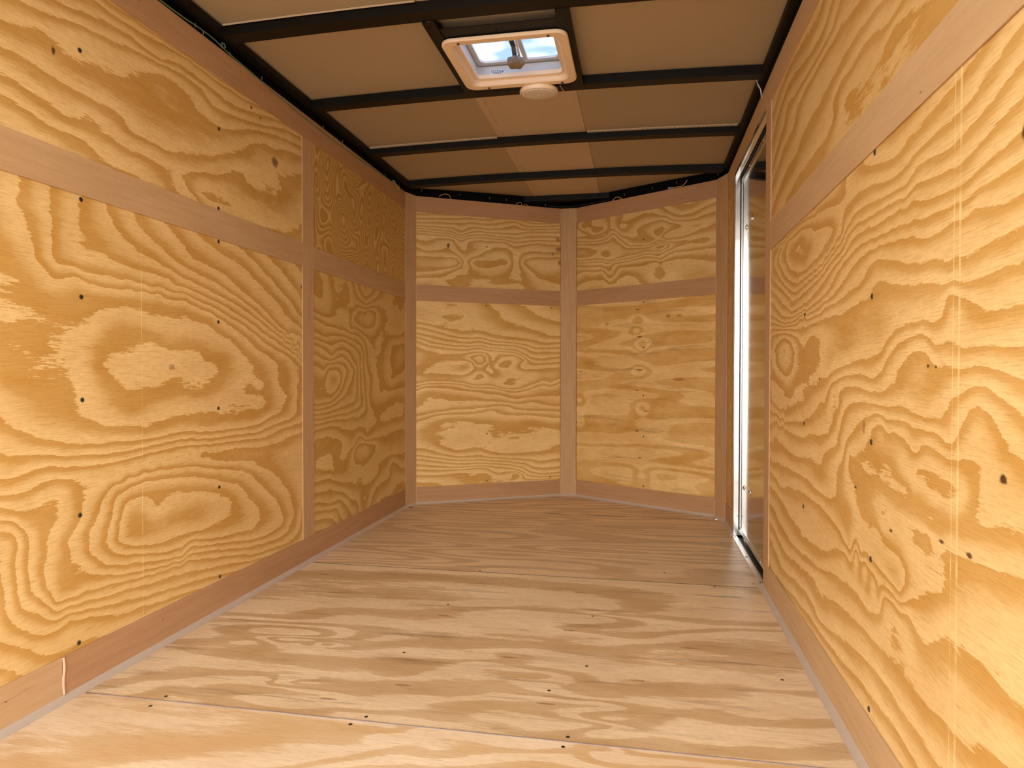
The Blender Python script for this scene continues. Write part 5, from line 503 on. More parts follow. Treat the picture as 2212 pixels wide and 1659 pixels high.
def seam(y, x0, x1, w, label, mat):
    bm = bmesh.new(); pts = [(x0 + (x1 - x0) * i / 30, y + .0006 * math.sin(i * 1.7), -.0012) for i in range(31)]
    tube(bm, pts, w, 8); ntrim_s[0] += 1
    return tag(from_bm('trim_%d' % (50 + ntrim_s[0]), bm, mat, None, True), label, 'seam', kind='structure')
ntrim_s = [0]
seam(1.487, XL + .02, XR - .02, .0030, 'grey sealant line in the nearest floor joint', M_SEAM)
seam(2.707, XL + .02, XR - .02, .0020, 'dark line of the floor joint halfway to the front', M_RUBBER)
seam(3.927, XL + .03, XR - .03, .0020, 'dark line of the farthest floor joint', M_RUBBER)
# ------------------------------------------------------------------ walls: dark framing behind, sheets and screws in front
def wall_left():
    bm = bmesh.new(); box(bm, -1.46, -1.424, YB, 4.0, -0.012, 1.99)
    return tag(from_bm('wall_left', bm, M_CAV), 'left side wall lined with honey coloured plywood', 'wall', kind='structure')
WL = wall_left()
XPL = XL - T; XPR = XR + T
def lsheet(y0, y1, z0, z1, key):
    return sheet('plywood_panel', (XPL, y0, z0), (0, 1, 0), (0, 0, 1), y1 - y0, z1 - z0, MP[key], FIELDS[key], WL, 0.012, 0.009, (y0, z0))
sL = [lsheet(YB, 2.70, 0.012, 1.312, 'll'), lsheet(YB, 2.70, 1.314, 1.903, 'lu'),
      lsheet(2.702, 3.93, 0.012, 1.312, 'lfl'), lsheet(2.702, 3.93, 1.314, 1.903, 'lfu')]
for (y, z) in ((1.507, 1.632), (1.507, 1.254), (1.506, 1.006), (1.507, 0.743), (1.497, 0.449), (1.491, 0.124), (2.088, 1.638), (2.083, 1.369), (2.083, 1.257), (2.08, 0.986), (2.078, 0.694), (2.081, 0.426), (2.082, 0.121)  ):
    screw(sL[1] if z > 1.31 else sL[0], (XPL, y, z), (1, 0, 0), 0.0062, 0.0018)
bm = bmesh.new()
box(bm, 0.480, 0.515, YB, 2.70, -0.012, 1.99)
box(bm, 0.480, 0.515, 3.60, 3.97, -0.012, 1.99)
box(bm, 0.480, 0.515, 2.70, 3.60, 1.83, 1.99)
WR = tag(from_bm('wall_right', bm, M_CAV), 'right side wall lined with honey coloured plywood, side door near its far end', 'wall', kind='structure')
def rsheet(y0, y1, z0, z1, key):
    return sheet('plywood_panel', (XPR, y0, z0), (0, 1, 0), (0, 0, 1), y1 - y0, z1 - z0, MP[key], FIELDS[key], WR, 0.012, 0.009, (y0, z0), flip=True)
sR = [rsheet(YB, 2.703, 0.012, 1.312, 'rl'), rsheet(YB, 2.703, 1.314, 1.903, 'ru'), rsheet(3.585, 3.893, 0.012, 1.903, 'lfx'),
      rsheet(2.705, 3.583, 1.806, 1.903, 'ru')]
for (y, z) in ((1.503, 0.97), (1.5, 0.673), (1.497, 0.434), (1.5, 0.125), (1.494, 1.259), (2.084, 0.983), (2.084, 0.67), (2.084, 0.43)):
    screw(sR[0], (XPR, y, z), (-1, 0, 0), 0.0062, 0.0018)
def nose_wall(P, Q, name, keys, pts, label):
    d = Vector((Q[0] - P[0], Q[1] - P[1], 0)); W = d.length; d.normalize(); n = Vector((-d.y, d.x, 0))
    bm = bmesh.new()
    ext = 0.05
    ea, eb = .05, .05
    A = (P[0] - d.x * ea + n.x * .022, P[1] - d.y * ea + n.y * .022); B = (Q[0] + d.x * eb + n.x * .022, Q[1] + d.y * eb + n.y * .022)
    prism(bm, A, B, -0.012, 1.99, 0.035)
    w = tag(from_bm(name, bm, M_CAV), label, 'wall', kind='structure')
    o = Vector((P[0], P[1], 0)) + n * T
    out = []
    for z0, z1, k in ((0.012, 1.312, keys[0]), (1.314, 1.903, keys[1])):
        out.append(sheet('plywood_panel', o + Vector((0, 0, z0)), d, (0, 0, 1), W, z1 - z0, MP[k], FIELDS[k], w, 0.012, 0.009, (0, z0)))
    for (u, z) in pts:
        c = o + d * u + Vector((0, 0, z))
        screw(out[1] if z > 1.31 else out[0], c, -n, 0.0052, 0.0016)
    return w, d, n
WN1, d1, n1 = nose_wall(P1, P2, 'wall_front_left', ('nll', 'nlu'), ((0.457, 1.625), (0.455, 1.250), (0.459, 0.429), (0.459, 0.127), (0.903, 1.250), (0.899, 0.130)), 'left face of the pointed front wall, plywood lined')
WN2, d2, n2 = nose_wall(P3, P4, 'wall_front_right', ('nrl', 'nru'), ((0.508, 1.636), (0.51, 1.253), (0.512, 0.975), (0.51, 0.68), (0.512, 0.43), (0.513, 0.125)), 'right face of the pointed front wall, plywood lined')
bm = bmesh.new(); prism(bm, (-.60, 4.575), (-.35, 4.575), -.012, 1.99, .03)  # added slab, closes the gap where daylight leaked in at the tip
tag(from_bm('wall_leak_stop_tip', bm, M_CAV), 'dark backing added to stop a light leak behind the point of the front wall', 'wall', kind='structure')
for (A, B, w) in (((-1.47, 3.90), (-1.36, 4.12), 'left'), ((.40, 4.09), (.52, 3.90), 'right')):  # added slabs that keep outside light from leaking in at the corners
    bm = bmesh.new(); prism(bm, A, B, -.012, 1.994, .03)
    tag(from_bm('wall_leak_stop_corner_' + w, bm, M_CAV), 'dark backing added to stop a light leak behind the %s end of the front wall' % w, 'wall', kind='structure')
# light screw tips showing on the dark header above the linings
def tip(parent, c, n):
    bm = bmesh.new(); c = Vector(c); tube(bm, [c + Vector((0, 0, -.006)), c + Vector((0, 0, .006))], 0.0012, 6)
    return from_bm('screw_tip', bm, M_SCREWL, parent, True)
for c in ((-1.347, 4.067, 1.952), (-1.133, 4.19, 1.948), (-0.962, 4.289, 1.942), (-0.864, 4.345, 1.941), (-0.628, 4.481, 1.929)):
    tip(WN1, Vector(c) - n1 * 0.0, n1)
for c in ((-0.323, 4.476, 1.93), (-0.11, 4.346, 1.938), (0.06, 4.242, 1.944), (0.2, 4.157, 1.946), (0.421, 4.022, 1.946)):
    tip(WN2, c, n2)
for c in ((-1.4222, 1.989, 1.938), (-1.4222, 2.03, 1.934), (-1.4222, 2.181, 1.935), (-1.4222, 2.383, 1.935), (-1.4222, 2.89, 1.931), (-1.4222, 3.094, 1.933), (-1.4222, 3.651, 1.932)):
    tip(WL, c, None)

# ------------------------------------------------------------------ trim strips (lauan)
ntrim = [0]
def trim(P, Q, z0, z1, label, mat=None, name=None, vert=False, t=T, cat='trim'):
    bm = bmesh.new(); prism(bm, P, Q, z0, z1, t - 0.0002)
    bmesh.ops.bevel(bm, geom=[e for e in bm.edges], offset=0.0006, segments=1, affect='EDGES')
    d = Vector((Q[0] - P[0], Q[1] - P[1], 0)).normalized()
    if vert: add_uv(bm, (P[0], P[1], 0), (0, 0, 1), tuple(d))
    else: add_uv(bm, (P[0], P[1], 0), tuple(d), (0, 0, 1))
    bmesh.ops.recalc_face_normals(bm, faces=bm.faces)
    if name is None:
        ntrim[0] += 1; name = 'trim_%d' % ntrim[0]
    return tag(from_bm(name, bm, mat or M_TRIM), label, cat, kind='structure')
L = lambda y: (XL, y)
Rr = lambda y: (XR, y)
trim(L(YB), (XL, 3.925), 1.8105, 1.909, 'reddish trim strip along the top of the left wall', M_TRIMR)
tl = trim(L(YB), L(2.657), 1.2645, 1.363, 'reddish belt strip across the near part of the left wall')
trim(L(2.758), L(3.925), 1.2645, 1.363, 'short belt strip on the far part of the left wall')
trim(L(2.658), L(2.757), 0.1095, 1.810, 'upright trim strip on the left wall', vert=True)
bl0 = trim(L(YB), L(1.436), 0.0107, 0.109, 'near length of the reddish baseboard on the left wall', name='baseboard_left_near', cat='baseboard')
bl = trim(L(1.444), (XL, 3.925), 0.0107, 0.109, 'long reddish baseboard strip on the left wall', mat=M_TRIMR, name='baseboard_left', cat='baseboard')
trim(CL, P1, 0.0107, 1.909, 'upright corner strip where the left wall meets the front wall', vert=True)
trim(P2, P3, 0.0107, 1.909, 'upright strip at the middle point of the front wall', vert=True)
trim(P4, CR, 0.0107, 1.909, 'upright corner strip where the front wall meets the right wall', vert=True)
for P, Q, w in ((P1, P2, 'left'), (P3, P4, 'right')):
    trim(P, Q, 1.8105, 1.909, 'reddish strip along the top of the %s face of the front wall' % w, M_TRIMR)
    trim(P, Q, 1.2645, 1.363, 'reddish belt strip across the %s face of the front wall' % w, M_TRIMR)
    trim(P, Q, 0.0107, 0.109, 'reddish baseboard on the %s face of the front wall' % w, M_TRIMR, name='baseboard_front_' + w, cat='baseboard')
trim(CR, Rr(YB), 1.8075, 1.904, 'reddish trim strip along the top of the right wall', M_TRIMS)
trim(Rr(2.612), Rr(YB), 1.2645, 1.363, 'reddish belt strip across the right wall', M_TRIMS)
trim(Rr(2.711), Rr(2.613), 0.0107, 1.807, 'upright trim strip on the near side of the side door', vert=True)
trim(Rr(2.612), Rr(YB), 0.0107, 0.109, 'reddish baseboard strip on the right wall', M_TRIMS, name='baseboard_right', cat='baseboard')
trim(Rr(3.66), Rr(3.572), 0.0107, 1.807, 'upright trim strip on the far side of the side door', vert=True)
trim(CR, Rr(3.661), 0.0107, 0.109, 'very short baseboard beyond the side door', name='baseboard_right_far', cat='baseboard')
# sealant beads in the joints
def bead(parent, pts, r=0.0022, mat=None):
    bm = bmesh.new(); tube(bm, smooth_pts(pts, 4), r, 8); return from_bm('sealant_bead', bm, mat or M_BEAD, parent, True)
bead(bl0, [(XL + .001, 1.439, .108), (XL + .0015, 1.4405, .08), (XL + .0005, 1.4385, .05), (XL + .001, 1.440, .014)], 0.0035)
for P, s, w in ((P1, 1, n1), (P2, 1, n1)):
    pass
tmp = [o for o in bpy.data.objects if o.name.startswith('trim_') or o.name.startswith('baseboard_front')]
for o in tmp:
    lab = o.get('label', '')
    if 'face of the front wall' in lab:
        left = 'left face' in lab
        z0, z1 = (1.812, 1.907) if 'along the top' in lab else (1.266, 1.362) if 'belt' in lab else (0.012, 0.108)
        A, B, n_ = (P1, P2, n1) if left else (P3, P4, n2)
        for Pp in (A, B):
            c = Vector((Pp[0], Pp[1], 0)) - n_ * 0.0005
            bead(o, [c + Vector((0, 0, z0)), c + Vector((0, 0, (z0 + z1) / 2)), c + Vector((0, 0, z1))], 0.0017)
# cove of sealant along the floor edge
def cove(P, Q, name, label, s=0.0155):
    P = Vector((P[0], P[1], 0)); Q = Vector((Q[0], Q[1], 0)); d = (Q - P).normalized(); n = Vector((d.y, -d.x, 0))
    prof = [(-0.003, 0.0), (s, 0.0), (s * .8, s * .10), (s * .48, s * .34), (s * .2, s * .62), (0.0004, s * 0.92), (-0.003, s * 0.92)]
    bm = bmesh.new(); N = 1
    rows = []
    for p in (P, Q):
        rows.append([bm.verts.new(p + n * a + Vector((0, 0, z + .0002))) for a, z in prof])
    K = len(prof)
    for k in range(K): bm.faces.new((rows[0][k], rows[0][(k + 1) % K], rows[1][(k + 1) % K], rows[1][k]))
    bm.faces.new(rows[0][::-1]); bm.faces.new(rows[1])
    bmesh.ops.recalc_face_normals(bm, faces=bm.faces)
    return tag(from_bm(name, bm, M_CAULK), label, 'sealant', kind='structure')
for i, (P, Q, lab) in enumerate(((L(YB), CL, 'grey sealant cove along the floor at the left wall'), (CL, P1, 'sealant cove at the far left corner strip'),
        (P1, P2, 'sealant cove under the left face of the front wall'), (P2, P3, 'sealant cove at the middle point of the front wall'),
        (P3, P4, 'sealant cove under the right face of the front wall'), (P4, CR, 'sealant cove at the far right corner strip'),
        (CR, Rr(3.575), 'sealant cove at the wall piece beyond the side door'), (Rr(2.735), Rr(YB), 'grey sealant cove along the floor at the right wall'))):
    ntrim[0] += 1
    cove(P, Q, 'trim_%d' % ntrim[0], lab)

# ------------------------------------------------------------------ ceiling
ZR = 1.963
HX0, HX1, HY0, HY1 = -0.637, -0.285, 2.255, 2.60    # hole of the vent
bm = bmesh.new()
zt = 2.0
for (x0, x1, y0, y1) in ((-1.47, HX0, YB, 4.75), (HX1, 0.53, YB, 4.75), (HX0, HX1, YB, HY0), (HX0, HX1, HY1, 4.75)):
    box(bm, x0, x1, y0, y1, 1.991, zt)
ceiling = tag(from_bm('ceiling', bm, M_CAV), 'tan panelled roof carried by black crossbars', 'ceiling', kind='structure')
def cpanel(x0, x1, y0, y1, mat, dz=0.0, t=0.003):
    bm = bmesh.new(); n = 16
    top = []; bot = []
    for i in range(n + 1):
        x = x0 + (x1 - x0) * i / n; z = ZR + arch(x) + dz
        bot.append((bm.verts.new((x, y0, z)), bm.verts.new((x, y1, z)))); top.append((bm.verts.new((x, y0, z + t)), bm.verts.new((x, y1, z + t))))
    for i in range(n):
        bm.faces.new((bot[i][0], bot[i][1], bot[i + 1][1], bot[i + 1][0])); bm.faces.new((top[i][0], top[i + 1][0], top[i + 1][1], top[i][1]))
        bm.faces.new((bot[i][0], bot[i + 1][0], top[i + 1][0], top[i][0])); bm.faces.new((bot[i][1], top[i][1], top[i + 1][1], bot[i + 1][1]))
    for i in (0, n): bm.faces.new((bot[i][0], top[i][0], top[i][1], bot[i][1]))
    bmesh.ops.recalc_face_normals(bm, faces=bm.faces)
    return from_bm('roof_panel', bm, mat, ceiling)
def flat(o):
    return o
YBOW = [(1.505 - .61, ), ]
# left and right sheets break at the crossbars; centre strip lies a little lower, lapping over them
for y0, y1 in ((YB, 2.06), (2.06, 3.30), (3.30, 4.72)):
    cpanel(-1.423, -0.680, y0, y1 - 0.002, M_CEIL); cpanel(-0.285, 0.479, y0, y1 - 0.002, M_CEIL)
for y0, y1 in ((YB, 2.245), (2.610, 4.72)):
    cpanel(-0.692, -0.267, y0, y1, M_CEIL2, -0.0035)
rnd = random.Random(8); bm = bmesh.new(); y = 2.72
while y < 4.4:
    w = rnd.uniform(.004, .016); x = -.662 + rnd.uniform(-.001, .001)
    if rnd.random() < .75: box(bm, x - .0022, x + .0022, y, y + w, ZR + arch(x) - .0039, ZR + arch(x) - .0036)
    y += w + rnd.uniform(.003, .014)
from_bm('stamped_marks', bm, plain('faint_brown_ink', (.36, .27, .18), .8, 0, .1), ceiling)
# corrugated sheet ends lapped over two of the crossbars
def lap(x0, x1, y, mat):
    bm = bmesh.new(); N = int((x1 - x0) / 0.006)
    for i in range(N):
        x = x0 + (x1 - x0) * (i + .5) / N; z = ZR + arch(x) - 0.0065
        box(bm, x - .0019, x + .0019, y - .004, y - .0012, z - .0035, z + .0015)
    n = 16
    pts = [(x0 + (x1 - x0) * i / n, y - .007, ZR + arch(x0 + (x1 - x0) * i / n) - .0035) for i in range(n + 1)]
    tube(bm, pts, 0.0032, 8)
    return from_bm('sheet_end', bm, mat, ceiling)
lap(-1.36, -0.70, 2.052, M_CEIL2); lap(-1.36, -0.70, 3.287, M_CEIL2); lap(-0.26, 0.43, 3.287, M_CEIL2)

# black crossbars, Z-shaped in section
def crossbar(y, x0, x1, label, dy=0.052, z0=1.9255, h=0.034, a=0.014):
    bm = bmesh.new(); n = 24; t = 0.0028
    prof = [(0, h), (0, 0), (dy, 0), (dy, 0.012), (dy - t, 0.012), (dy - t, t), (t, t), (t, h)]
    rows = []
    for i in range(n + 1):
        x = x0 + (x1 - x0) * i / n; zz = z0 + arch(x, a)
        rows.append([bm.verts.new((x, y - dy + py, zz + pz)) for py, pz in prof])
    K = len(prof)
    for r0, r1 in zip(rows, rows[1:]):
        for k in range(K): bm.faces.new((r0[k], r0[(k + 1) % K], r1[(k + 1) % K], r1[k]))
    bm.faces.new(rows[0][::-1]); bm.faces.new(rows[-1])
    bmesh.ops.recalc_face_normals(bm, faces=bm.faces)
    o = tag(from_bm('roof_crossbar', bm, M_STEEL), label, 'crossbar', 'black steel crossbars under the roof')
    return o
crossbar(0.88, XL + .04, XR - .022, 'black steel roof crossbar out of frame above the viewer')
crossbar(1.49, XL + .04, XR - .022, 'black steel roof crossbar nearest the open rear end')
crossbar(2.108, XL + .04, XR - .022, 'black roof crossbar in front of the roof vent, nearest in view', dy=0.06)
crossbar(2.722, XL + .04, XR - .022, 'black roof crossbar right behind the roof vent, carrying the round light')
crossbar(3.338, XL + .04, XR - .022, 'black roof crossbar between the round light and the front wall')
crossbar(3.935, XL + .04, XR - .022, 'farthest full-width black roof crossbar, at the start of the pointed front')
crossbar(4.452, -0.80, -0.16, 'short black roof crossbar in the tip of the pointed front', dy=0.045)
# longitudinal members beside the vent, and two headers
def member(x0, x1, y0, y1, label, z0=1.934, h=0.024):
    bm = bmesh.new(); t = .0028
    n = 1
    box(bm, x0, x1, y0, y1, z0, z0 + t)
    box(bm, x0, x0 + t, y0, y1, z0 + t, z0 + h); box(bm, x1 - t, x1, y0, y1, z0 + t, z0 + h)
    for k in range(6):
        y = y0 + .03 + k * (y1 - y0 - .06) / 5
        disc(bm, ((x0 + x1) / 2 + (.008 if k % 2 else -.008), y, z0), (0, 0, -1), .0022, .0012, 8)
    return tag(from_bm('vent_framing_bar', bm, M_STEEL), label, 'bar', 'black bars framing the roof vent')
member(-0.697, -0.655, 2.109, 2.669, 'black bar running lengthwise left of the roof vent')
member(-0.268, -0.226, 2.109, 2.669, 'black bar running lengthwise right of the roof vent')
member(-0.654, -0.269, 2.160, 2.238, 'black header bar on the near edge of the roof vent', 1.937)
member(-0.654, -0.269, 2.604, 2.660, 'black header bar on the far edge of the roof vent', 1.937)
# edge rails under the roof
def rail(pts, w, z, label, h=0.02):
    """angle section following pts (front edge), flange towards the room"""
    bm = bmesh.new(); t = 0.003
    for A, B in zip(pts, pts[1:]):
        prism(bm, A, B, z, z + t, w)
        prism(bm, A, B, z + t, z + h, t)
    bmesh.ops.recalc_face_normals(bm, faces=bm.faces)
    return tag(from_bm('roof_edge_rail', bm, M_STEEL), label, 'rail', 'black rails along the roof edge')
rail([(-1.362, YB), (-1.362, 3.955)], 0.036, 1.936, 'black roof rail above the left wall')
rail([(0.4345, 3.93), (0.4345, YB)], 0.030, 1.932, 'black roof rail above the right wall')

# ------------------------------------------------------------------ side door
dX = XR + 0.030          # inner face of the leaf
dY0, dY1, dZ1 = 2.712, 3.568, 1.805
door = empty('door_1', (dX, dY1, 0)); tag(door, 'metal side door in the right wall', 'door', kind='structure')
def dpart(name, boxes, mat, bev=0.0, label=None):
    bm = bmesh.new()
    for b in boxes: box(bm, *b)
    if bev: bmesh.ops.bevel(bm, geom=list(bm.edges), offset=bev, segments=2, affect='EDGES')
    o = from_bm(name, bm, mat, door)
    if label: o['label'] = label
    return o
leaf = dpart('door_leaf', [(dX + .002, dX + .024, dY0 - .01, dY1 - .004, 0.030, dZ1 - .022)], M_LEAF, label='satin metal door skin reflecting the plywood')
e = .026
dpart('leaf_edging', [(dX - .001, dX + .0035, dY0 - .01, dY1 - .006, .022, .022 + e), (dX - .001, dX + .0035, dY0 - .01, dY1 - .006, dZ1 - .02 - e, dZ1 - .02), (dX - .001, dX + .0035, dY1 - .012, dY1 - .004, .022 + e, dZ1 - .02 - e)], M_ALUD, .0006)
dpart('door_jamb', [(XR - .0012, dX + .045, dY1 - .001, dY1 + .003, .004, dZ1), (XR - .0015, XR + .001, dY1 - .001, dY1 + .012, .004, dZ1)], M_ALU)
dpart('door_jamb', [(XR + .002, dX + .045, dY0 - .003, dY0 - .0005, .004, dZ1)], M_ALU)
dpart('door_header', [(XR - .0012, dX + .045, dY0, dY1 - .002, dZ1 - .002, dZ1 + .001), (XR - .0015, XR + .001, dY0, dY1 - .002, dZ1 - .002, dZ1 + .012), (XR + .014, XR + .017, dY0, dY1 - .002, dZ1 - .012, dZ1 - .002)], M_ALU)
dpart('door_seal', [(XR + .021, XR + .028, dY0, dY1 - .002, dZ1 - .016, dZ1 - .003), (XR + .024, XR + .0285, dY1 - .004, dY1 - .0015, .03, dZ1 - .02)], M_RUBBER)
th = dpart('threshold', [(XR - .006, XR + .016, dY0 + .02, dY1 - .003, -.0005, .0022), (XR + .013, XR + .016, dY0 + .001, dY1 - .003, -.010, .002), (XR + .016, dX + .045, dY0 + .001, dY1 - .003, -.010, -.007)], M_ALUD)
for y in (2.775, 3.15, 3.53): 
    s_ = screw(th, (0, 0, 0), (0, 0, 1), .0058, .0018, 'rivet'); s_.location = (XR + .003, y, .0022)
    s_.matrix_parent_inverse = Matrix.Identity(4)
for (y, z) in ((3.406, 1.512), (3.24, 1.517), (3.441, 0.262), (3.255, 0.272)):
    bm = bmesh.new(); disc(bm, (dX + .002, y, z), (-1, 0, 0), .016, .0018, 20); disc(bm, (dX + .0002, y, z), (-1, 0, 0), .0075, .005, 6)
    from_bm('hinge_bolt', bm, M_ALU, door)
for y in (2.95, 3.30, 3.54):
    for z in (.035, dZ1 - .033):
        bm = bmesh.new(); disc(bm, (dX - .001, y, z), (-1, 0, 0), .004, .0015); from_bm('rivet', bm, M_ALU, door)
for z in (.10, 1.10, 1.74):
    bm = bmesh.new(); disc(bm, (XR + .02, dY1 - .001, z), (0, -1, 0), .004, .0015); from_bm('rivet', bm, M_ALUD, door)
bm = bmesh.new(); box(bm, dX + .046, dX + .07, 2.6, 3.7, -.06, 1.99); 
tag(from_bm('wall_right_outer_skin', bm, M_SHELL), 'outer skin behind the side door', 'wall', kind='structure')

# ------------------------------------------------------------------ roof vent
VX0, VX1, VY0, VY1 = -0.673, -0.243, 2.214, 2.612
vent = empty('roof_vent', ((VX0 + VX1) / 2, (VY0 + VY1) / 2, 1.93))
tag(vent, 'cream square roof vent with a translucent lid and crank knob', 'vent')
def rrect(x0, x1, y0, y1, r, seg=7):
    pts = []
    for cx, cy, a0 in ((x1 - r, y1 - r, 0), (x0 + r, y1 - r, 90), (x0 + r, y0 + r, 180), (x1 - r, y0 + r, 270)):
        for k in range(seg + 1):
            a = math.radians(a0 + 90 * k / seg); pts.append((cx + r * math.cos(a), cy + r * math.sin(a)))
    return pts
def loft(loops, closed=False):
    bm = bmesh.new(); rows = [[bm.verts.new((x, y, z)) for x, y in pts] for pts, z in loops]
    K = len(rows[0]); R_ = rows + ([rows[0]] if closed else [])
    for a, b in zip(R_, R_[1:]):
        for k in range(K): bm.faces.new((a[k], a[(k + 1) % K], b[(k + 1) % K], b[k]))
    bmesh.ops.recalc_face_normals(bm, faces=bm.faces); return bm
zb = 1.921
I = lambda i, r: rrect(VX0 + i, VX1 - i, VY0 + i, VY1 - i, r)
bm = loft([(I(.003, .040), zb + .013), (I(0, .042), zb + .011), (I(0, .042), zb + .003), (I(.003, .040), zb), (I(.030, .030), zb + .0005), (I(.034, .028), zb + .0045), (I(.040, .026), zb + .016), (I(.0435, .02), zb + .0185), (I(.052, .018), zb + .021), (I(.054, .016), zb + .036), (I(.051, .016), zb + .036), (I(.048, .02), zb + .023)], closed=True)
ring = from_bm('trim_ring', bm, M_PLASTIC, vent, False)
bv = ring.modifiers.new('soft', 'BEVEL'); bv.width = .001; bv.segments = 2
for (x, y) in ((-0.61, 2.232), (-0.305, 2.232), (-0.585, 2.597), (-0.300, 2.597)):
    bm = bmesh.new(); disc(bm, (x, y, zb + .0005), (0, 0, -1), .0055, .0028, 12); tube(bm, [(x, y, zb - .002), (x, y, zb - .006)], .0018, 8)
    from_bm('screw', bm, M_SCREW, vent)
# collar standing in the roof opening
bm = loft([(rrect(HX0 + .006, HX1 - .006, HY0 + .006, HY1 - .006, .02), 1.965), (rrect(HX0 + .006, HX1 - .006, HY0 + .006, HY1 - .006, .02), 2.002), (rrect(HX0 + .001, HX1 - .001, HY0 + .001, HY1 - .001, .022), 2.002), (rrect(HX0 + .001, HX1 - .001, HY0 + .001, HY1 - .001, .022), 1.965)], closed=True)
from_bm('collar', bm, M_WHITEP, vent)
# lid: shallow translucent box, raised a little, with a rim and a cross rib
LX0, LX1, LY0, LY1 = HX0 - .02, HX1 + .02, HY0 - .02, HY1 + .02
bm = loft([(rrect(LX0, LX1, LY0, LY1, .03), 2.004), (rrect(LX0, LX1, LY0, LY1, .03), 2.030), (rrect(LX0 + .02, LX1 - .02, LY0 + .02, LY1 - .02, .03), 2.042)])
top = bm.faces.new([v for v in bm.verts if v.co.z > 2.041]); bmesh.ops.recalc_face_normals(bm, faces=bm.faces)
bmesh.ops.solidify(bm, geom=list(bm.faces), thickness=.003)
lid = from_bm('lid', bm, M_LID, vent)
bm = loft([(rrect(LX0 + .012, LX1 - .012, LY0 + .012, LY1 - .012, .03), 2.008), (rrect(LX0 + .045, LX1 - .045, LY0 + .045, LY1 - .045, .025), 2.008), (rrect(LX0 + .045, LX1 - .045, LY0 + .045, LY1 - .045, .025), 2.016), (rrect(LX0 + .012, LX1 - .012, LY0 + .012, LY1 - .012, .03), 2.016)], closed=True)
box(bm, -0.446, -0.430, LY0 + .045, LY1 - .045, 2.009, 2.020)
from_bm('lid_frame', bm, M_WHITEP, vent)
# crank arm and rod, knob
def bar(bm, A, B, w, t):
    A = Vector(A); B = Vector(B); d = (B - A).normalized(); s = Vector((1, 0, 0)); s = (s - d * s.dot(d)).normalized(); n = d.cross(s)
    q = []
    for p in (A, B): q.append([bm.verts.new(p + s * a * w / 2 + n * b * t / 2) for a, b in ((-1, -1), (1, -1), (1, 1), (-1, 1))])
    for k in range(4): bm.faces.new((q[0][k], q[0][(k + 1) % 4], q[1][(k + 1) % 4], q[1][k]))
    bm.faces.new(q[0][::-1]); bm.faces.new(q[1])
bm = bmesh.new(); bar(bm, (-0.461, 2.272, 2.003), (-0.458, 2.428, 1.992), .018, .003); bar(bm, (-0.458, 2.425, 1.993), (-0.456, 2.452, 1.960), .016, .003)
disc(bm, (-0.458, 2.43, 1.990), (0, 0, -1), .005, .004, 10)
from_bm('crank_arm', bm, M_ARM, vent)
bm = bmesh.new(); bar(bm, (-0.436, 2.30, 2.004), (-0.440, 2.455, 1.962), .008, .004); from_bm('lift_strut', bm, M_WHITEP, vent)
def lobed(r, a): return r * (1 + .13 * math.cos(5 * a + .6))
bm = bmesh.new(); rows = []
for rr, z in ((.004, 1.962), (.016, 1.961), (.0275, 1.957), (.0295, 1.950), (.0295, 1.934), (.027, 1.931), (.003, 1.9305)):
    rows.append([bm.verts.new((-0.4535 + (lobed(rr, a) if rr > .01 else rr) * math.cos(a), 2.452 + (lobed(rr, a) if rr > .01 else rr) * math.sin(a), z)) for a in [2 * math.pi * k / 50 for k in range(50)]])
for a, b in zip(rows, rows[1:]):
    for k in range(50): bm.faces.new((a[k], a[(k + 1) % 50], b[(k + 1) % 50], b[k]))
bm.faces.new(rows[0]); bm.faces.new(rows[-1][::-1]); bmesh.ops.recalc_face_normals(bm, faces=bm.faces)
knob = from_bm('crank_knob', bm, M_KNOB, vent, True)
# sticker on the far wall of the collar: three short lines of small print
yl = HY1 - .0065
bm = bmesh.new(); box(bm, -0.582, -0.518, yl - .0004, yl, 1.968, 1.988); lab = from_bm('sticker', bm, M_LABEL, vent)
rnd = random.Random(3); bm = bmesh.new()
for row, (z, x0, x1) in enumerate(((1.9840, -.576, -.524), (1.9785, -.574, -.527), (1.9730, -.566, -.533))):
    x = x0
    while x < x1:
        w = rnd.uniform(.003, .008); box(bm, x, min(x + w, x1), yl - .0007, yl - .0005, z - .0017, z + .0012); x += w + .0022
pr = from_bm('print', bm, M_INK, lab); pr.matrix_parent_inverse = Matrix.Identity(4)
lab_pi = lab.matrix_parent_inverse.copy(); pr.matrix_parent_inverse = (Matrix.Translation(vent.location) @ lab_pi).inverted()

# ------------------------------------------------------------------ round light
LC = (-0.400, 2.662)
light = empty('ceiling_light', (LC[0], LC[1], 1.925)); tag(light, 'flat round cream ceiling light beside the roof vent, unlit', 'light')
def lathe(bm, c, prof, seg=48):
    rows = [[bm.verts.new((c[0] + r * math.cos(2 * math.pi * k / seg), c[1] + r * math.sin(2 * math.pi * k / seg), z)) for k in range(seg)] for r, z in prof]
    for a, b in zip(rows, rows[1:]):
        for k in range(seg): bm.faces.new((a[k], a[(k + 1) % seg], b[(k + 1) % seg], b[k]))
    bm.faces.new(rows[0]); bm.faces.new(rows[-1][::-1]); bmesh.ops.recalc_face_normals(bm, faces=bm.faces)
bm = bmesh.new(); lathe(bm, LC, [(.060, 1.931), (.0735, 1.929), (.0755, 1.925), (.0755, 1.914), (.073, 1.911), (.070, 1.9105), (.0695, 1.913)]); from_bm('housing', bm, M_PLASTIC, light, True)
bm = bmesh.new(); lathe(bm, LC, [(.0693, 1.9128), (.0685, 1.9098), (.06, 1.908), (.03, 1.9065), (.004, 1.906)]); from_bm('lens', bm, M_WHITEP, light, True)
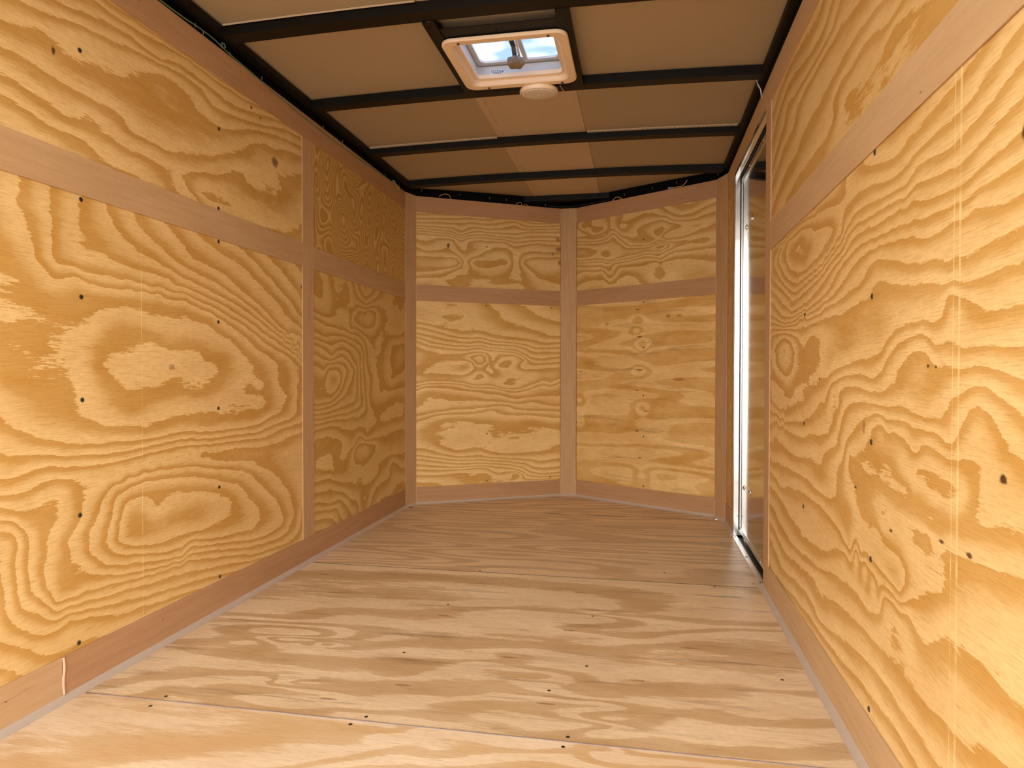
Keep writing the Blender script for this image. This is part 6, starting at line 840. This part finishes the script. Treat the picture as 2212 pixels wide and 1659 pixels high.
bm = bmesh.new(); lathe(bm, (LC[0] - .001, LC[1]), [(.002, 1.907), (.003, 1.9045), (.001, 1.903)], 12); from_bm('centre_nub', bm, M_WHITEP, light, True)
bm = bmesh.new(); tube(bm, smooth_pts([(-.345, 2.60, 1.955), (-.328, 2.62, 1.949), (-.318, 2.66, 1.94), (-.312, 2.69, 1.934), (-.306, 2.715, 1.93)]), .0022, 8); from_bm('wire', bm, M_BEAD, light, True)
bm = bmesh.new(); box(bm, -.372, -.352, 2.594, 2.606, 1.948, 1.962); box(bm, -.352, -.346, 2.597, 2.603, 1.951, 1.959); from_bm('wire_connector', bm, M_CONN, light)

light.rotation_euler = (math.radians(6), 0, 0)

# ------------------------------------------------------------------ loose wires
def wire(pts, r, mat, label, n=6):
    bm = bmesh.new(); tube(bm, smooth_pts(pts, n), r, 8)
    return tag(from_bm('electrical_wire', bm, mat, None, True), label, 'wire')
wire([(-1.398, 1.70, 1.911), (-1.3985, 1.862, 1.913), (-1.398, 1.961, 1.919), (-1.3975, 2.03, 1.921), (-1.3965, 2.072, 1.918), (-1.396, 2.098, 1.913), (-1.3935, 2.108, 1.921), (-1.3945, 2.10, 1.929), (-1.397, 2.092, 1.922), (-1.3985, 2.13, 1.913), (-1.3985, 2.30, 1.905), (-1.3985, 2.50, 1.895), (-1.3985, 2.70, 1.889), (-1.3985, 3.0, 1.888), (-1.3985, 3.3, 1.892), (-1.3985, 3.6, 1.902), (-1.3985, 3.80, 1.912)], .0021, M_GREEN, 'thin green wire draped along the top of the left wall with a small curl')
wire([(-1.398, 3.722, 1.913), (-1.392, 3.74, 1.903), (-1.390, 3.765, 1.888), (-1.392, 3.79, 1.886), (-1.398, 3.81, 1.915)], .0018, M_YELL, 'short tan wire with a grey plug hanging in the far left top corner')
oc = bpy.context.scene.collection.objects[-1]
bm = bmesh.new(); box(bm, -1.398, -1.388, 3.70, 3.727, 1.905, 1.915); from_bm('plug', bm, M_CONN, oc)
wire([(-1.241, 4.100, 1.914), (-1.231, 4.104, 1.927), (-1.208, 4.117, 1.935), (-1.187, 4.129, 1.930), (-1.176, 4.140, 1.905)], .0017, M_YELL, 'small tan wire arching above the left end of the front wall')
wire([(-.865, 4.316, 1.907), (-.834, 4.331, 1.905), (-.82, 4.338, 1.895), (-.803, 4.347, 1.884), (-.784, 4.358, 1.891), (-.767, 4.368, 1.91), (-.773, 4.365, 1.923), (-.792, 4.354, 1.919), (-.801, 4.354, 1.908)], .0017, M_YELL, 'looped tan wire hanging over the top strip left of the front point')
wire([(-.756, 4.377, 1.912), (-.74, 4.385, 1.914), (-.729, 4.389, 1.905), (-.715, 4.397, 1.894)], .0014, M_YELL, 'tiny tan wire end right beside the looped wire')
wire([(-.184, 4.361, 1.905), (-.172, 4.352, 1.919), (-.155, 4.341, 1.924), (-.137, 4.330, 1.917), (-.118, 4.322, 1.903)], .0017, M_YELL, 'small tan wire arching above the front wall right of its point')
w_ = wire([(.182, 4.148, 1.914), (.20, 4.137, 1.915), (.226, 4.122, 1.914), (.246, 4.110, 1.927), (.258, 4.104, 1.943)], .0018, M_YELL, 'bent tan wire with a grey plug above the right face of the front wall')
bm = bmesh.new(); box(bm, .15, .182, 4.146, 4.158, 1.9095, 1.9185); from_bm('plug', bm, M_CONN, w_)
wire([(.428, 2.76, 1.952), (.437, 2.775, 1.93), (.449, 2.79, 1.917), (.4535, 2.80, 1.902), (.4545, 2.79, 1.885)], .0024, M_WHITEP, 'short white wire drooping from the roof rail near the side door')
wire([(-.60, 4.458, 1.914), (-.47, 4.505, 1.916), (-.36, 4.466, 1.918), (-.22, 4.382, 1.915)], .0022, M_RUBBER, 'thin black wire lying along the top of the front point')

# ------------------------------------------------------------------ outside ground
bm = bmesh.new(); box(bm, -12, 12, -14, 12, -0.62, -0.55)
tag(from_bm('ground', bm, M_GROUND), 'pale ground outside the open rear', 'ground', kind='structure')
